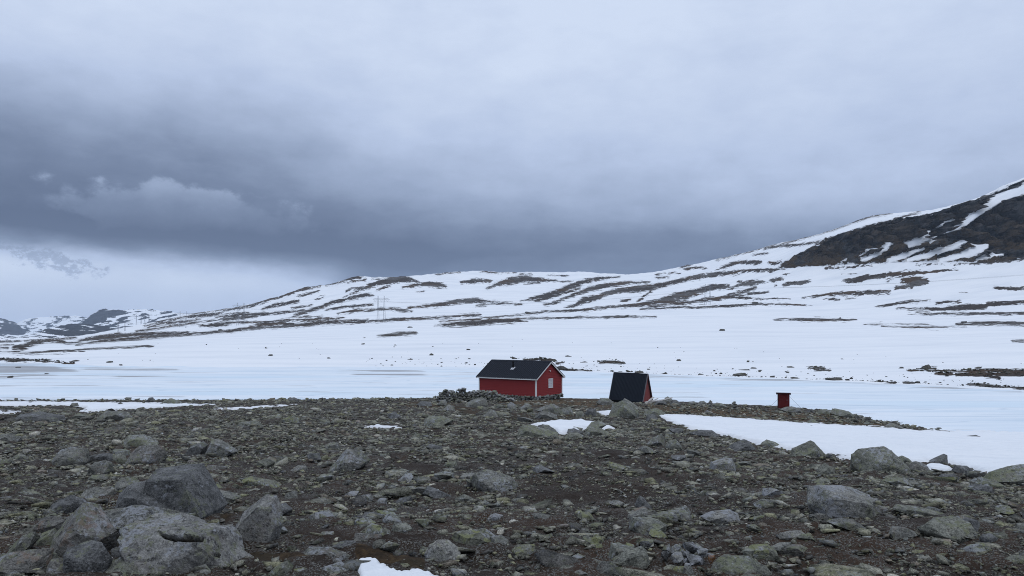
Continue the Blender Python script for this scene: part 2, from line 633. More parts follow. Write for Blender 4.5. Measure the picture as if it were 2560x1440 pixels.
# brown heath and grass on the spit and around the huts; dark damp soil elsewhere
HEATH = [
    [(1000, 1008, 4), (1100, 1012, 8), (1190, 1030, 8)],
    [(1250, 1000, 8), (1300, 1004, 12), (1380, 1006, 13), (1450, 1006, 12), (1500, 1010, 12), (1540, 1015, 8)],
    [(1600, 1006, 9), (1650, 1018, 14), (1750, 1026, 14), (1850, 1032, 13), (1950, 1036, 14), (2050, 1045, 13), (2130, 1054, 10), (2210, 1063, 5)],
    [(1390, 1042, 6), (1430, 1044, 6)], [(1060, 1070, 4), (1090, 1074, 4)], [(1270, 1040, 8), (1320, 1045, 10)],
    [(620, 1390, 14), (700, 1390, 16), (770, 1395, 10)], [(900, 1385, 16), (1000, 1400, 18), (1050, 1410, 10)],
    [(560, 1290, 10), (600, 1280, 10)],
]
heath = stroke_sd(GPX, GPY, HEATH, pad=30)
heath = np.clip((heath + 8) / 16 + .5 * nn, 0, 1)
straw = np.clip((GYm - 40) / 30, 0, 1) * np.clip((stroke_sd(GPX, GPY, HEATH[1:3], pad=30) + 8) / 16, .4, 1)
SOIL = [[(1330, 1230, 30), (1420, 1225, 40), (1500, 1220, 30), (1620, 1235, 20)], [(1080, 1225, 16), (1180, 1235, 16)],
        [(760, 1330, 24), (880, 1350, 20)], [(1500, 1130, 12), (1700, 1210, 16)], [(980, 1150, 14), (1080, 1180, 14)]]
soil = np.clip((stroke_sd(GPX, GPY, SOIL, pad=40) + 10) / 20 + .4 * nn, 0, 1)

# ---- ground material: dark peaty soil, gravel, brown heath
mg, t, b = material("stony_ground")
p = wpos(t)
nA = t.noise(p, .5, 6, .6)
nB = t.noise(t.vadd(p, (5, 9, 2)), 3.5, 7, .68)
nC = t.noise(p, 28, 5, .7)
cell = t.voro(p, 34, 'F1', "Color")
cd = t.voro(p, 34, 'F1', "Distance")
cell2 = t.voro(t.vadd(p, (3, 1, 7)), 85, 'F1', "Color")
soilc = t.ramp(t.add(t.mul(nB, .6), t.mul(nC, .4)), [(.25, (.009, .006, .0045)), (.5, (.026, .0175, .012)), (.75, (.055, .040, .028))])
red = t.mix(t.mul(t.step(nA, .44, .58), .6), soilc, t.mix(nC, (.062, .034, .017, 1), (.030, .017, .010, 1)))
grit = t.mix(t.m('POWER', t.sep(cell)[0], 2.2), (.028, .026, .022, 1), (.21, .205, .18, 1))
gm = t.mul(t.step(t.sep(cell)[1], .42, .6), t.step(cd, .55, .25))
gm = t.mul(t.mul(gm, t.step(t.add(nB, t.mul(nA, .5)), .54, .78)), .85)
base = t.mix(gm, red, grit)
gm2 = t.mul(t.step(t.sep(cell2)[1], .66, .74), t.step(nB, .36, .55))
base = t.mix(t.mul(gm2, .8), base, t.mix(t.sep(cell2)[0], (.04, .04, .036, 1), (.20, .20, .185, 1)))
hv = t.attr("heath")
hn = t.noise(t.vmul(p, (1, 1, 1)), 9, 6, .7)
hc = t.mix(t.attr('straw'), t.ramp(hn, [(.30, (.010, .008, .005)), (.50, (.036, .023, .012)), (.68, (.075, .050, .024))]), t.ramp(hn, [(.28, (.022, .015, .010)), (.46, (.075, .048, .028)), (.60, (.13, .09, .05)), (.74, (.19, .145, .085))]))
hc = t.mix(t.mul(t.step(t.noise(t.vadd(p, (8, 1, 3)), 1.3, 6, .68), .47, .56), .8), hc, t.mix(.4, soilc, (.035, .030, .012, 1)))
hm = t.step(t.add(hv, t.mul(t.sub(nB, .5), .9)), .35, .6)
base = t.mix(hm, base, hc)
sv = t.attr("soil")
base = t.mix(t.mul(t.step(sv, .3, .8), .6), base, soilc)
t.l.new(base, b.inputs["Base Color"])
b.inputs["Roughness"].default_value = .92
b.inputs["Specular IOR Level"].default_value = .15
hh = t.add(t.mul(nB, .5), t.add(t.mul(nC, .35), t.mul(t.mul(gm, t.sub(1.0, cd)), .4)))
t.l.new(t.bump(hh, .9, .06), b.inputs["Normal"])

fine = .05 * fbm(P2 * 2.6, 4, .6, seed=31).reshape(GZ.shape)
GZf = GZ + fine * np.clip(1.4 - snow_e / 6, 0, 1)
v = np.stack([GXm, GYm, GZf + EYE], -1).reshape(-1, 3)
ground = link("ground", mesh_np("ground", v, grid_faces(NR, NC), mg, True, {"heath": heath.ravel(), "soil": soil.ravel(), "straw": straw.ravel()}))
props(ground, "dark stony ground sloping from the camera down to the lake", kind="structure")


def snow_material(name):
    m, t, b = material(name)
    p = wpos(t)
    n = t.noise(t.vmul(p, (.35, 1.3, 1)), 1.1, 6, .6)
    n2 = t.noise(t.vmul(p, (.5, 2.2, 1)), 5.0, 6, .65)
    c = t.ramp(t.add(t.mul(n, .6), t.mul(n2, .4)), [(.3, (.64, .67, .705)), (.5, (.735, .755, .775)), (.7, (.785, .795, .805))])
    e = t.attr("edge")
    c = t.mix(t.mul(t.step(t.add(e, t.mul(t.sub(n2, .5), 9)), 6.0, -1.5), .42), c, (.36, .335, .31, 1))
    t.l.new(c, b.inputs["Base Color"])
    b.inputs["Roughness"].default_value = .75
    b.inputs["Specular IOR Level"].default_value = .2
    t.l.new(t.bump(t.add(n, t.mul(n2, .6)), .6, .14), b.inputs["Normal"])
    return m


M_snow = snow_material("old_snow")
thick = np.clip(snow_e * np.clip(GYm * .0011, .0042, .04), -.6, .16)
thick = np.minimum(thick, np.clip(GYm * .006, .02, .13))
SZ = smooth1(smooth1(GZ, 2, 0), 2, 1) + thick + .022 * fbm(P2 * 2.3, 4, .6, seed=41).reshape(GZ.shape)
fc = grid_faces(NR, NC)
keep = (thick.ravel()[fc] > -.14).any(1) & (v[:, 2][fc] > -.6).any(1)
fc = fc[keep]
used, inv = np.unique(fc, return_inverse=True)
sv_ = np.stack([GXm, GYm, SZ + EYE], -1).reshape(-1, 3)[used]
snow = link("snow", mesh_np("snow", sv_, inv.reshape(-1, 4), M_snow, True, {"edge": snow_e.ravel()[used]}))
props(snow, "old snow lying in patches on the stony slope above the lake", kind="stuff")

# ---- the land beyond the lake
cx = np.linspace(-760, 3320, 900)
CN = len(cx)


def line(pts, sig=6):
    a = np.interp(cx, [p[0] for p in pts], [p[1] for p in pts])
    return smooth1(a[None], sig, 1)[0] if sig else a


shore_y = line([(-760, 908), (0, 906), (150, 909), (250, 915), (560, 918), (900, 917), (1200, 919), (1410, 927), (1630, 936), (1800, 943), (2000, 950), (2300, 963), (2560, 977), (3320, 1010)])
shore_y += 1.2 * fbm(np.stack([cx * .03, cx * 0, cx * 0], 1), 3, seed=4)
shore_d = EYE * F / (shore_y - HY)
SKY = [(-760, 868), (-200, 858), (0, 851), (60, 849), (150, 845), (200, 840), (300, 822), (350, 812), (400, 802), (470, 785), (520, 778), (580, 770), (640, 757), (690, 745), (740, 726), (790, 714), (835, 709), (880, 693), (900, 690), (940, 693),
       (1000, 693), (1080, 685), (1140, 680), (1200, 677), (1250, 681), (1320, 680), (1400, 681), (1450, 679), (1500, 683), (1560, 686), (1600, 684), (1640, 679), (1700, 668), (1760, 655), (1850, 634),
       (1900, 621), (1950, 608), (2000, 597), (2050, 584), (2090, 572), (2130, 556), (2160, 545), (2190, 537), (2260, 530), (2320, 527), (2360, 519), (2400, 508), (2440, 497), (2475, 481), (2510, 463), (2560, 445), (2700, 385), (2900, 330), (3320, 300)]
sky_y = line(SKY, 2.0) + .9 * fbm(np.stack([cx * .06, cx * 0, cx * 0 + 3], 1), 4, .6, seed=6)
lines = []      # (y in the photo, distance)
lines.append((HY + F * (EYE + 1.2) / (shore_d * .90), shore_d * .90))
lines.append((shore_y, shore_d))
lines.append((line([(-760, 886), (0, 880), (400, 866), (900, 852), (1400, 853), (2000, 860), (2560, 868), (3320, 885)], 20), line([(-760, 330), (0, 340), (400, 390), (900, 430), (1400, 420), (2000, 370), (2560, 290), (3320, 250)], 20)))
lines.append((line([(-760, 872), (0, 868), (200, 852), (400, 836), (600, 821), (950, 803), (1300, 785), (1768, 765), (2100, 768), (2560, 772), (3320, 790)], 20), line([(-760, 560), (0, 600), (200, 740), (400, 860), (600, 900), (950, 850), (1300, 890), (1768, 965), (2100, 870), (2560, 700), (3320, 560)], 20)))
ey = line([(-760, 869), (0, 857), (200, 844), (400, 814), (600, 788), (950, 745), (1300, 735), (1600, 718), (1768, 706), (1900, 682), (1970, 668), (2100, 660), (2300, 653), (2560, 646), (3320, 640)], 10)
ed = line([(-760, 850), (0, 900), (200, 1100), (400, 1400), (600, 1250), (950, 1250), (1300, 1350), (1768, 1300), (2000, 1150), (2300, 1020), (2560, 930), (3320, 760)], 14)
lines.append((ey, ed))
fy = line([(-760, 868.5), (0, 853), (200, 842), (400, 808), (600, 780), (950, 720), (1300, 708), (1600, 700), (1768, 680), (1900, 660), (1960, 655), (2005, 633), (2047, 611), (2082, 595), (2131, 577), (2187, 561), (2237, 550), (2293, 543), (2349, 531), (2398, 514), (2451, 502), (2520, 480), (2560, 470), (2750, 400), (3320, 330)], 4)
fy = np.maximum(fy, sky_y + 1.5)
fd = line([(-760, 1100), (0, 1200), (200, 1400), (400, 1700), (600, 1400), (950, 1450), (1300, 1650), (1768, 1500), (1960, 1190), (2300, 1110), (2560, 1040), (3320, 850)], 14)
lines.append((fy, fd))
lines.append((sky_y, line([(-760, 1400), (0, 1500), (200, 1800), (400, 2000), (600, 1550), (950, 1650), (1300, 1950), (1768, 1750), (2000, 1550), (2300, 1450), (2451, 1150), (2560, 1100), (3320, 900)], 14)))
ly, ld = lines[-1]
lines.append((ly + np.minimum(30, 5 + (HY + 20 - ly) * .2), ld * 1.35))
segs = [6, 52, 40, 46, 86, 44, 8]
LY = np.stack([l[0] for l in lines])
LD = np.log(np.stack([l[1] for l in lines]))
HPY = pchip(LY, segs)
HD = np.exp(pchip(LD, segs))
HPX = np.repeat(cx[None, :], HPY.shape[0], 0)
NHR = HPY.shape[0]
SKYROW = sum(segs[:6])

BARE = [
 [(560,777,1.5),(610,768,2.5),(650,757,3),(700,741,3),(760,722,3.5),(800,714,3)], [(815,712,2),(850,706,3.5),(880,696,5),(895,693,4),(910,694,2)],
 [(930,697,1),(965,697,1)], [(868,706,1),(890,702,2),(915,698,1.5)], [(740,742,1),(770,735,2.5),(797,727,1.5)],
 [(655,773,1.5),(690,763,4),(720,757,4),(747,751,2.5)], [(790,748,2),(805,743,2.5),(812,741,1.5)],
 [(860,743,1.5),(885,731,3),(915,718,5),(940,709,6),(970,702,7),(1005,696,8),(1030,700,5),(1050,705,1.5)],
 [(735,788,2.5),(760,782,4.5),(800,769,4.5),(830,757,5),(880,745,5),(915,738,5),(932,737,1.5)],
 [(940,726,1.5),(960,718,3.5),(975,714,1.5)], [(865,727,1),(885,721,2.5),(912,715,1)],
 [(1005,719,1.5),(1040,713,4),(1070,710,6),(1095,713,7),(1115,716,2.5)], [(1040,730,.5),(1060,728,1.5)],
 [(730,770,2),(780,762,2)], [(815,777,1.5),(840,771,3.5),(870,767,2.5),(930,762,2)], [(845,785,2),(880,779,3.5),(930,774,3),(980,772,3),(1010,777,4),(1030,780,1.5)],
 [(560,794,2),(600,788,3),(650,785,3.5),(700,782,3.5),(760,776,2.5)], [(560,785,2),(620,783,2.5)], [(560,800,3),(600,794,3)],
 [(560,830,3),(600,824,3.5),(640,820,3),(700,817,3),(760,812,5),(800,808,4),(900,806,2.5),(960,801,3.5),(1010,797,3.5),(1080,795,3),(1140,791,2.5),(1200,786,3)],
 [(625,818,3),(660,812,6),(700,809,5),(735,811,3)], [(560,808,2.5),(620,806,2.5),(700,804,2.5),(760,800,3),(800,797,3.5),(860,795,1.5)],
 [(690,801,1.5),(760,793,2.5),(850,795,1)], [(770,805,2.5),(850,802,2.5),(920,800,1.5)],
 [(1020,769,1.5),(1060,766,3.5),(1100,763,5),(1150,754,6),(1185,751,5.5),(1220,755,3.5),(1260,759,2.5),(1305,762,1.5)], [(1190,764,2.5),(1215,764,2.5)],
 [(945,840,1.5),(970,838,4),(1010,834,5),(1040,832,3)], [(1085,814,1),(1120,812,5),(1180,808,5.5),(1240,803,6),(1290,801,5),(1318,804,2)], [(1100,803,2),(1150,800,1.5),(1230,796,1.5)],
 [(1155,706,3.5),(1190,702,5),(1225,704,4)], [(1215,722,1.5),(1240,712,5),(1280,699,7),(1310,697,7),(1350,700,4.5),(1400,703,1.5),(1430,704,1)], [(1250,711,4),(1290,706,5)], [(1310,710,1.5),(1350,706,1.5)],
 [(1300,686,1),(1330,685,1.5)], [(1370,688,1),(1420,690,1.2)], [(1090,686,1.5),(1150,681,1)], [(1200,679,1),(1235,682,1),(1290,682,1)],
 [(1300,753,1),(1330,747,3.5),(1370,738,5.5),(1400,728,6.5),(1430,716,6.5),(1460,705,6.5),(1500,697,4.5),(1550,692,1.5)], [(1340,752,2.5),(1400,736,3.5),(1450,721,2.5)],
 [(1360,762,2.5),(1390,756,3.5),(1420,743,3.5),(1450,731,4.5),(1480,722,6.5),(1520,713,5.5),(1570,708,4.5),(1625,706,2)],
 [(1410,771,2),(1440,763,3.5),(1460,751,8),(1490,745,6.5),(1510,736,5.5),(1540,728,6.5),(1580,724,7.5),(1620,720,7.5),(1660,712,5.5),(1700,702,4.5),(1740,693,6.5),(1800,685,5.5),(1860,679,4.5),(1930,675,3.5),(1960,673,1.5)],
 [(1590,757,1),(1610,742,3),(1628,727,3)], [(1555,753,2.5),(1575,749,1.5)],
 [(1260,790,1.5),(1320,783,2.5),(1380,778,2.5),(1450,775,3),(1520,768,3.5),(1600,762,5),(1660,756,4.5),(1720,746,3.5)], [(1200,795,1.5),(1280,790,1.5)],
 [(1600,760,2.5),(1650,753,5),(1690,741,8),(1740,731,9),(1780,719,8),(1820,716,5),(1832,722,2)],
 [(1830,718,2),(1860,711,5),(1880,707,7),(1915,706,1.5)], [(1820,736,2),(1860,729,4),(1890,720,3)], [(1845,703,2),(1855,704,1.5)],
 [(1930,703,5),(1945,700,5),(1958,699,1.5)], [(1960,713,3),(1980,709,7),(2005,707,5),(2025,703,1.5)], [(1938,713,2)], [(1955,686,1.5),(1967,685,2.5)],
 [(1620,768,2.5),(1680,761,3),(1740,753,4),(1800,746,4),(1840,739,4),(1880,734,4),(1920,730,1.5)], [(1830,742,3),(1870,745,3),(1885,746,1.5)],
 [(1600,773,1.5),(1700,769,2.5),(1780,766,2.5),(1850,763,3),(1890,761,3),(1950,761,1.5),(2030,763,1)], [(1880,749,1),(1940,746,1.5),(1975,746,1)],
 [(1210,800,1.5),(1300,797,1.5),(1400,794,2),(1500,793,2.5),(1570,791,2.5),(1640,793,1)],
 [(1935,799,1),(1980,799,3),(2050,800,4),(2110,800,3),(2140,799,1)],
 [(2105,702,3.5),(2140,700,7),(2190,691,6),(2250,686,6),(2310,681,5),(2350,677,3),(2395,674,1.5)], [(2105,686,1.5),(2140,686,1.5)], [(2255,700,5),(2290,705,13),(2315,702,8)], [(2240,720,4),(2280,716,6)], [(2215,700,2.5),(2250,693,2.5)],
 [(2005,745,1.5),(2050,739,4),(2110,733,5),(2180,732,5),(2225,730,3)], [(2060,748,1.5),(2100,749,1.5)], [(2115,748,1.5),(2140,746,1)],
 [(2065,670,2),(2110,669,2.5),(2140,667,2),(2180,665,1)], [(2290,662,1),(2400,660,1.5),(2480,657,1.5),(2560,650,2.5)],
 [(2190,767,1.5),(2230,762,3),(2280,755,3),(2325,750,1.5)], [(2240,771,1),(2290,772,3.5),(2360,773,4.5),(2420,768,7),(2465,767,5)], [(2340,758,3),(2400,755,2.5)], [(2470,760,5),(2560,757,5),(2700,755,5),(2900,757,4)],
 [(2270,782,1.5),(2330,784,3),(2400,784,4),(2480,783,3),(2600,783,3),(2800,780,4)], [(2160,810,.8),(2240,810,1.2),(2320,812,1.5)], [(2205,816,1.5),(2290,818,3),(2360,819,3),(2415,817,3)], [(2390,810,2),(2440,809,4),(2500,809,5),(2600,809,5),(2800,812,4)],
 [(2485,717,2.5),(2505,720,3),(2540,721,4),(2600,718,4)], [(2400,731,1.2),(2420,730,1.2)], [(2530,851,1.5),(2570,850,2.5)],
 [(1700,670,3),(1730,660,2)], [(1705,668,3),(1720,672,3),(1740,668,2),(1765,670,2)], [(1790,676,1.5),(1800,671,2.5),(1830,661,5),(1850,655,3),(1870,656,5),(1900,657,5)], [(1920,657,2),(1935,660,4),(1955,655,2)],
 [(1905,621,1),(1960,614,3),(2000,612,3),(2040,607,2.5),(2110,590,1.5)], [(1790,651,1.2),(1900,622,1.2),(2000,598,1.2),(2080,576,1.2),(2170,543,1.6),(2230,532,1.6)], [(1640,686,1.5),(1680,682,1.5),(1700,683,1)], [(1640,694,2),(1670,693,2)],
 [(1880,637,1),(1920,633,1.5)], [(2130,585,1),(2200,562,1.2)], [(2235,548,2),(2300,530,2)],
 [(0,883,1.5),(45,886,1)], [(35,869,5),(60,866,6),(85,857,7),(120,852,4),(150,853,5),(170,859,3),(200,856,2.5)], [(55,869,7),(75,863,4)], [(0,863,1.5),(35,862,1.5)],
 [(50,884,2),(100,881,2.5),(170,878,3),(230,874,3),(300,870,3),(370,867,4),(385,866,1.5)], [(0,882,1.5),(50,879,1.5)], [(-700,888,3),(-300,885,3),(0,880,2)], [(-700,872,3),(-200,868,4),(20,870,2)],
 [(190,863,1.5),(240,855,3),(300,849,4),(360,844,4),(420,839,4),(480,835,3.5),(560,830,3.5)], [(200,852,3),(230,847,5),(280,841,6),(330,838,5),(400,835,5),(470,832,3)], [(215,846,2),(260,839,2),(300,833,2)],
 [(60,852,1.5),(130,849,2),(190,845,2)], [(-700,865,2),(-100,858,2.5),(50,853,2)],
 [(340,829,2),(370,825,2),(420,817,2.5),(480,809,2.5),(540,800,1.5)], [(360,815,1.5),(400,808,2),(440,800,2)], [(370,819,1.5),(410,809,3),(460,804,3),(500,798,1.5)], [(390,806,1.5),(420,800,2),(470,792,3),(520,787,4),(560,783,3)],
 [(480,785,1),(540,776,1),(600,767,1)], [(430,815,1.5),(480,808,1.5)], [(500,815,2),(540,812,5),(580,808,2.5)], [(550,800,3),(600,794,4),(640,790,3)], [(540,793,2),(600,787,2.5)],
 [(0,900,5),(60,901,5),(120,902,4),(150,905,2)], [(150,911,1.5),(185,909,1.5)], [(-700,900,4),(0,901,4)],
 [(2310,919,3),(2340,921,3)], [(2270,925,1.5),(2320,928,2.5),(2380,927,2.5),(2440,927,3.5),(2500,927,4.5),(2600,928,6),(2800,930,6)], [(2340,934,2.5),(2380,934,2)], [(2390,938,2),(2440,937,2),(2500,935,3.5),(2560,937,4.5)], [(2465,943,2),(2500,946,2)],
 [(2420,961,1.5),(2450,963,3.5),(2500,967,3),(2600,972,3)], [(2180,955,1),(2240,957,2)], [(2260,956,2.5),(2285,957,2)], [(2065,948,2),(2105,947,3)], [(2020,919,1),(2060,921,2)], [(2035,925,1),(2075,925,.8)],
 [(1310,900,3),(1350,900,4),(1385,901,3)], [(1395,925,2.5),(1440,926,2.5),(1480,926,1.5)], [(1390,908,2),(1410,906,1.5)], [(1500,906,2),(1520,904,2),(1550,906,4),(1562,908,2)],
]
CLIFF = [(1945, 670), (1962, 655), (2005, 632), (2047, 610), (2082, 594), (2131, 576), (2187, 560), (2237, 549), (2293, 542), (2349, 530), (2398, 513), (2451, 500), (2475, 488), (2520, 468), (2560, 452), (2700, 390), (2900, 335), (3320, 305), (3320, 640), (2750, 640), (2560, 645),
         (2480, 655), (2350, 654), (2250, 654), (2100, 661), (2000, 666)]
CLIFF_SNOW = [
 [(2900,330,9),(2750,385,9),(2560,474,9),(2504,494,9),(2458,522,8),(2433,545,6),(2398,566,5),(2374,579,3)],
 [(2325,578,3),(2300,600,6),(2275,613,7),(2257,624,2.5)], [(2345,590,1.5),(2310,608,3)], [(2225,611,5),(2200,633,4),(2155,651,3)], [(2180,622,1.5),(2150,642,1.5)],
 [(2303,624,2.5),(2265,640,5),(2223,652,5)], [(2420,603,2.5),(2380,620,5),(2330,636,6),(2270,651,4)], [(2433,613,3),(2469,615,6),(2435,627,8),(2400,640,6),(2350,652,4)],
 [(2510,635,2.5),(2480,640,4),(2440,648,2.5)], [(2352,563,2.5),(2374,550,1.5)], [(2120,645,1),(2105,655,2)], [(2600,630,4),(2700,600,3)],
 [(2420,505,1.5),(2470,487,1.5)],
]
bare = stroke_sd(HPX, HPY, BARE, pad=9)
cl = poly_sd(HPX, HPY, CLIFF, pad=12)
cs = stroke_sd(HPX, HPY, [[(a, b_, w * 1.25 + .5) for a, b_, w in st] for st in CLIFF_SNOW], pad=9)
zone = np.clip(cl / 5 + .5, 0, 1)
cliff = np.clip(np.minimum(cl, -cs + 0) / 4 + .5, 0, 1)
bare = np.maximum(bare, np.minimum(cl, -cs))
HX_ = (HPX - HX) / F * HD
HZ_ = -(HPY - HY) / F * HD
P3 = np.stack([HX_.ravel(), HD.ravel(), HZ_.ravel()], 1)
sc = np.clip(HD / 900, .12, 2.0)
rough = fbm(P3 * .03, 5, .6, seed=51).reshape(HD.shape)
rough2 = fbm(P3 * .15, 3, .6, seed=57).reshape(HD.shape)
bm_ = np.clip(bare / 3 + .3, 0, 1)
env = np.ones(NHR)
env[SKYROW - 3:] = .25
env = env[:, None]
HZ_ = HZ_ + env * (bm_ * sc * (1.1 * np.abs(rough) + .5 * rough2) + .35 * sc * fbm(P3 * .008, 3, seed=61).reshape(HD.shape))
stra = fbm(np.stack([P3[:, 0] * .035, P3[:, 1] * .01, P3[:, 2] * .012], 1), 5, .62, seed=71).reshape(HD.shape)
stra2 = fbm(np.stack([P3[:, 0] * .12 + P3[:, 2] * .05, P3[:, 1] * .05, P3[:, 2] * .04], 1), 4, .62, seed=77).reshape(HD.shape)
steep = np.clip((HPY[:-1] - HPY[1:]) / np.maximum(np.diff(HD, axis=0), .05) * 4, 0, 1)
steep = np.concatenate([steep, steep[-1:]])
push = cliff * (30 * (.5 - np.abs(stra)) * 1.6 + 22 * stra2) * env * np.clip((655 - HPY) / 30, .15, 1)
HD2 = HD + push
HZ_ = HZ_ + cliff * env * 3.0 * rough2
hv_ = np.stack([HX_, HD2, HZ_ + EYE], -1).reshape(-1, 3)

mh, t, b = material("snowy_fell")
p = wpos(t)
e = t.attr("bare")
c_ = t.attr("cliff")
f1 = t.noise(p, .22, 6, .65)
f2 = t.noise(t.vadd(p, (50, 20, 7)), .035, 5, .6)
f3 = t.noise(p, .9, 5, .7)
f4 = t.noise(t.vadd(p, (5, 2, 77)), .09, 7, .72)
edge = t.add(e, t.add(t.mul(t.sub(f4, .5), 24.0), t.mul(t.sub(f2, .5), 13.0)))
edge = t.add(t.sub(edge, e), t.mul(t.sub(f1, .5), 9.0))
edge = t.add(e, t.mul(edge, t.lin(t.attr('zone'), 0, 1, 1.0, .34)))
mask = t.step(edge, -.3, .5)
soil_ = t.ramp(t.add(t.mul(f1, .5), t.mul(f3, .5)), [(.3, (.014, .011, .009)), (.5, (.044, .034, .028)), (.68, (.095, .083, .073))])
brown = t.mix(t.step(t.noise(p, .012, 4, .6), .5, .62), soil_, t.ramp(f3, [(.3, (.035, .022, .014)), (.7, (.105, .070, .042))]))
rocky = t.mix(t.step(t.noise(t.vadd(p, (9, 2, 4)), .018, 4, .6), .50, .60), brown, t.ramp(f1, [(.3, (.035, .032, .030)), (.7, (.15, .14, .132))]))
px_, py_, pz_ = t.sep(p)
diag = t.vec(t.add(t.mul(px_, .055), t.mul(pz_, .028)), t.mul(py_, .03), t.sub(t.mul(pz_, .022), t.mul(px_, .006)))
str_ = t.noise(diag, 1.0, 9, .68, .8)
clc = t.ramp(t.add(t.mul(str_, .85), t.mul(f1, .15)), [(.36, (.008, .0085, .010)), (.46, (.034, .034, .034)), (.55, (.088, .085, .083)), (.66, (.155, .148, .14))])
low = t.step(t.sep(p)[2], 225.0, 110.0)
clc = t.mix(t.mul(low, t.step(t.noise(p, .03, 5, .6), .40, .52)), clc, t.ramp(f3, [(.3, (.03, .024, .015)), (.7, (.12, .078, .04))]))
rock = t.mix(c_, rocky, clc)
sn = t.noise(t.vmul(p, (.3, 1, 1)), .05, 6, .6)
snc = t.ramp(sn, [(.3, (.66, .685, .715)), (.5, (.735, .752, .77)), (.7, (.775, .785, .795))])
t.l.new(t.mix(mask, snc, rock), b.inputs["Base Color"])
b.inputs["Roughness"].default_value = .9
b.inputs["Specular IOR Level"].default_value = .1
hgt = t.add(t.mul(mask, t.add(t.mul(f1, 1.0), t.mul(f3, .35))), t.mul(c_, t.mul(str_, 12.0)))
t.l.new(t.bump(t.add(hgt, t.mul(sn, .25)), .8, 2.0), b.inputs["Normal"])
hill = link("hill", mesh_np("hill", hv_, grid_faces(NHR, CN), mh, True, {"bare": bare.ravel(), "cliff": cliff.ravel(), "zone": zone.ravel()}))
props(hill, "snow covered fell with bare rock streaks beyond the frozen lake", kind="structure")


def far_hit(px, py):
    """world point where the sight line through a photo pixel meets the far land"""
    c = int(np.clip(round((px - cx[0]) / (cx[1] - cx[0])), 0, CN - 1))
    k = np.nonzero(HPY[10:SKYROW + 1, c] <= py)[0]
    r = 10 + (int(k[0]) if len(k) else SKYROW - 10)
    return Vector((float((px - HX) / F * HD2[r, c]), float(HD2[r, c]), float(HZ_[r, c] + EYE)))


# ---- far ranges, kilometres off
def range_mesh(name, label, sky, y_base, d, depth, seed, dark=None, thr=.1, sx=.035, sy=.22, streak=1.0, lo=None, hi=None):
    xs = np.linspace(lo or sky[0][0], hi or sky[-1][0], 320)
    yr = np.interp(xs, [q[0] for q in sky], [q[1] for q in sky])
    yr = smooth1(yr[None], 2.5, 1)[0] + .7 * fbm(np.stack([xs * .08, xs * 0, xs * 0], 1), 3, .6, seed=seed)
    n = 56
    s = np.linspace(0, 1, n)[:, None]
    py = y_base + (yr[None] - y_base) * s ** .9
    D = d + depth * s
    back_y = yr[None] + np.array([4, 14, 40])[:, None]
    py = np.concatenate([py, back_y])
    D = np.concatenate([D, d + depth * np.array([1.3, 1.8, 2.6])[:, None]])
    D = np.repeat(D, len(xs), 1) if D.shape[1] == 1 else D
    PX = np.repeat(xs[None], len(py), 0)
    q = np.stack([PX.ravel() * sx, py.ravel() * sy + PX.ravel() * .035 * streak, 0 * py.ravel()], 1)
    f = fbm(q, 5, .6, seed=seed + 2).reshape(py.shape)
    br = (f - thr) * 4
    if dark:
        br = np.maximum(br, poly_sd(PX, py, dark, pad=9) * .8 + 1.6 * f)
    X = (PX - HX) / F * D
    Z = -(py - HY) / F * D
    Z = Z + np.clip(br, 0, 1) * 8 * f
    v = np.stack([X, D, Z + EYE], -1).reshape(-1, 3)
    o = link(name, mesh_np(name, v, grid_faces(*py.shape), M_range, True, {"bare": br.ravel()}))
    props(o, label, kind="structure")
    return o


M_range, t, b = material("distant_range")
p = wpos(t)
e = t.attr("bare")
n1 = t.noise(t.vmul(p, (.6, .6, 1.4)), .02, 6, .65)
n2 = t.noise(p, .008, 6, .65)
mask = t.step(t.add(e, t.mul(t.sub(n1, .5), 3.2)), -.2, .6)
rc = t.ramp(n2, [(.3, (.008, .009, .012)), (.7, (.034, .033, .034))])
t.l.new(t.mix(mask, (.77, .79, .81, 1), rc), b.inputs["Base Color"])
b.inputs["Roughness"].default_value = .9
b.inputs["Specular IOR Level"].default_value = .1
range_mesh("hill", "low dark hill with scattered snow at the valley's far end",
           [(-760, 832), (-200, 838), (-60, 842), (0, 846), (40, 843), (80, 836), (115, 824), (160, 813), (200, 809), (240, 812), (290, 819), (350, 826), (520, 838)], 868, 2700, 1300, 3, thr=-.28, sx=.02, sy=.16, streak=-.6)
range_mesh("mountain", "distant mountain with a blue dark cliff face and a snowy back",
           [(130, 846), (190, 818), (212, 802), (232, 784), (245, 777), (280, 773), (310, 776), (330, 773), (380, 774), (420, 779), (450, 783), (520, 792), (700, 830)], 850, 5600, 1100, 13,
           dark=[(196, 812), (214, 800), (234, 782), (248, 776), (282, 773), (318, 778), (304, 788), (270, 794), (258, 803), (236, 812), (214, 816)], thr=.02, sx=.04, sy=.25, streak=1.2)
range_mesh("mountain", "distant snowy ridge standing left of the dark cliffed mountain",
           [(20, 822), (46, 806), (62, 798), (100, 793), (150, 791), (190, 789), (215, 794), (260, 803), (330, 830)], 848, 8200, 1500, 23, thr=.12, sx=.05, sy=.30)
range_mesh("mountain", "bluish mountain flank at the far left edge of the valley",
           [(-760, 770), (-400, 780), (-150, 786), (0, 795), (18, 799), (40, 808), (60, 818), (80, 832), (110, 845)], 850, 6600, 1100, 33,
           dark=[(10, 815), (30, 806), (48, 812), (68, 826), (60, 838), (30, 838), (-20, 832)], thr=-.12, sx=.035, sy=.22, streak=-1.0)

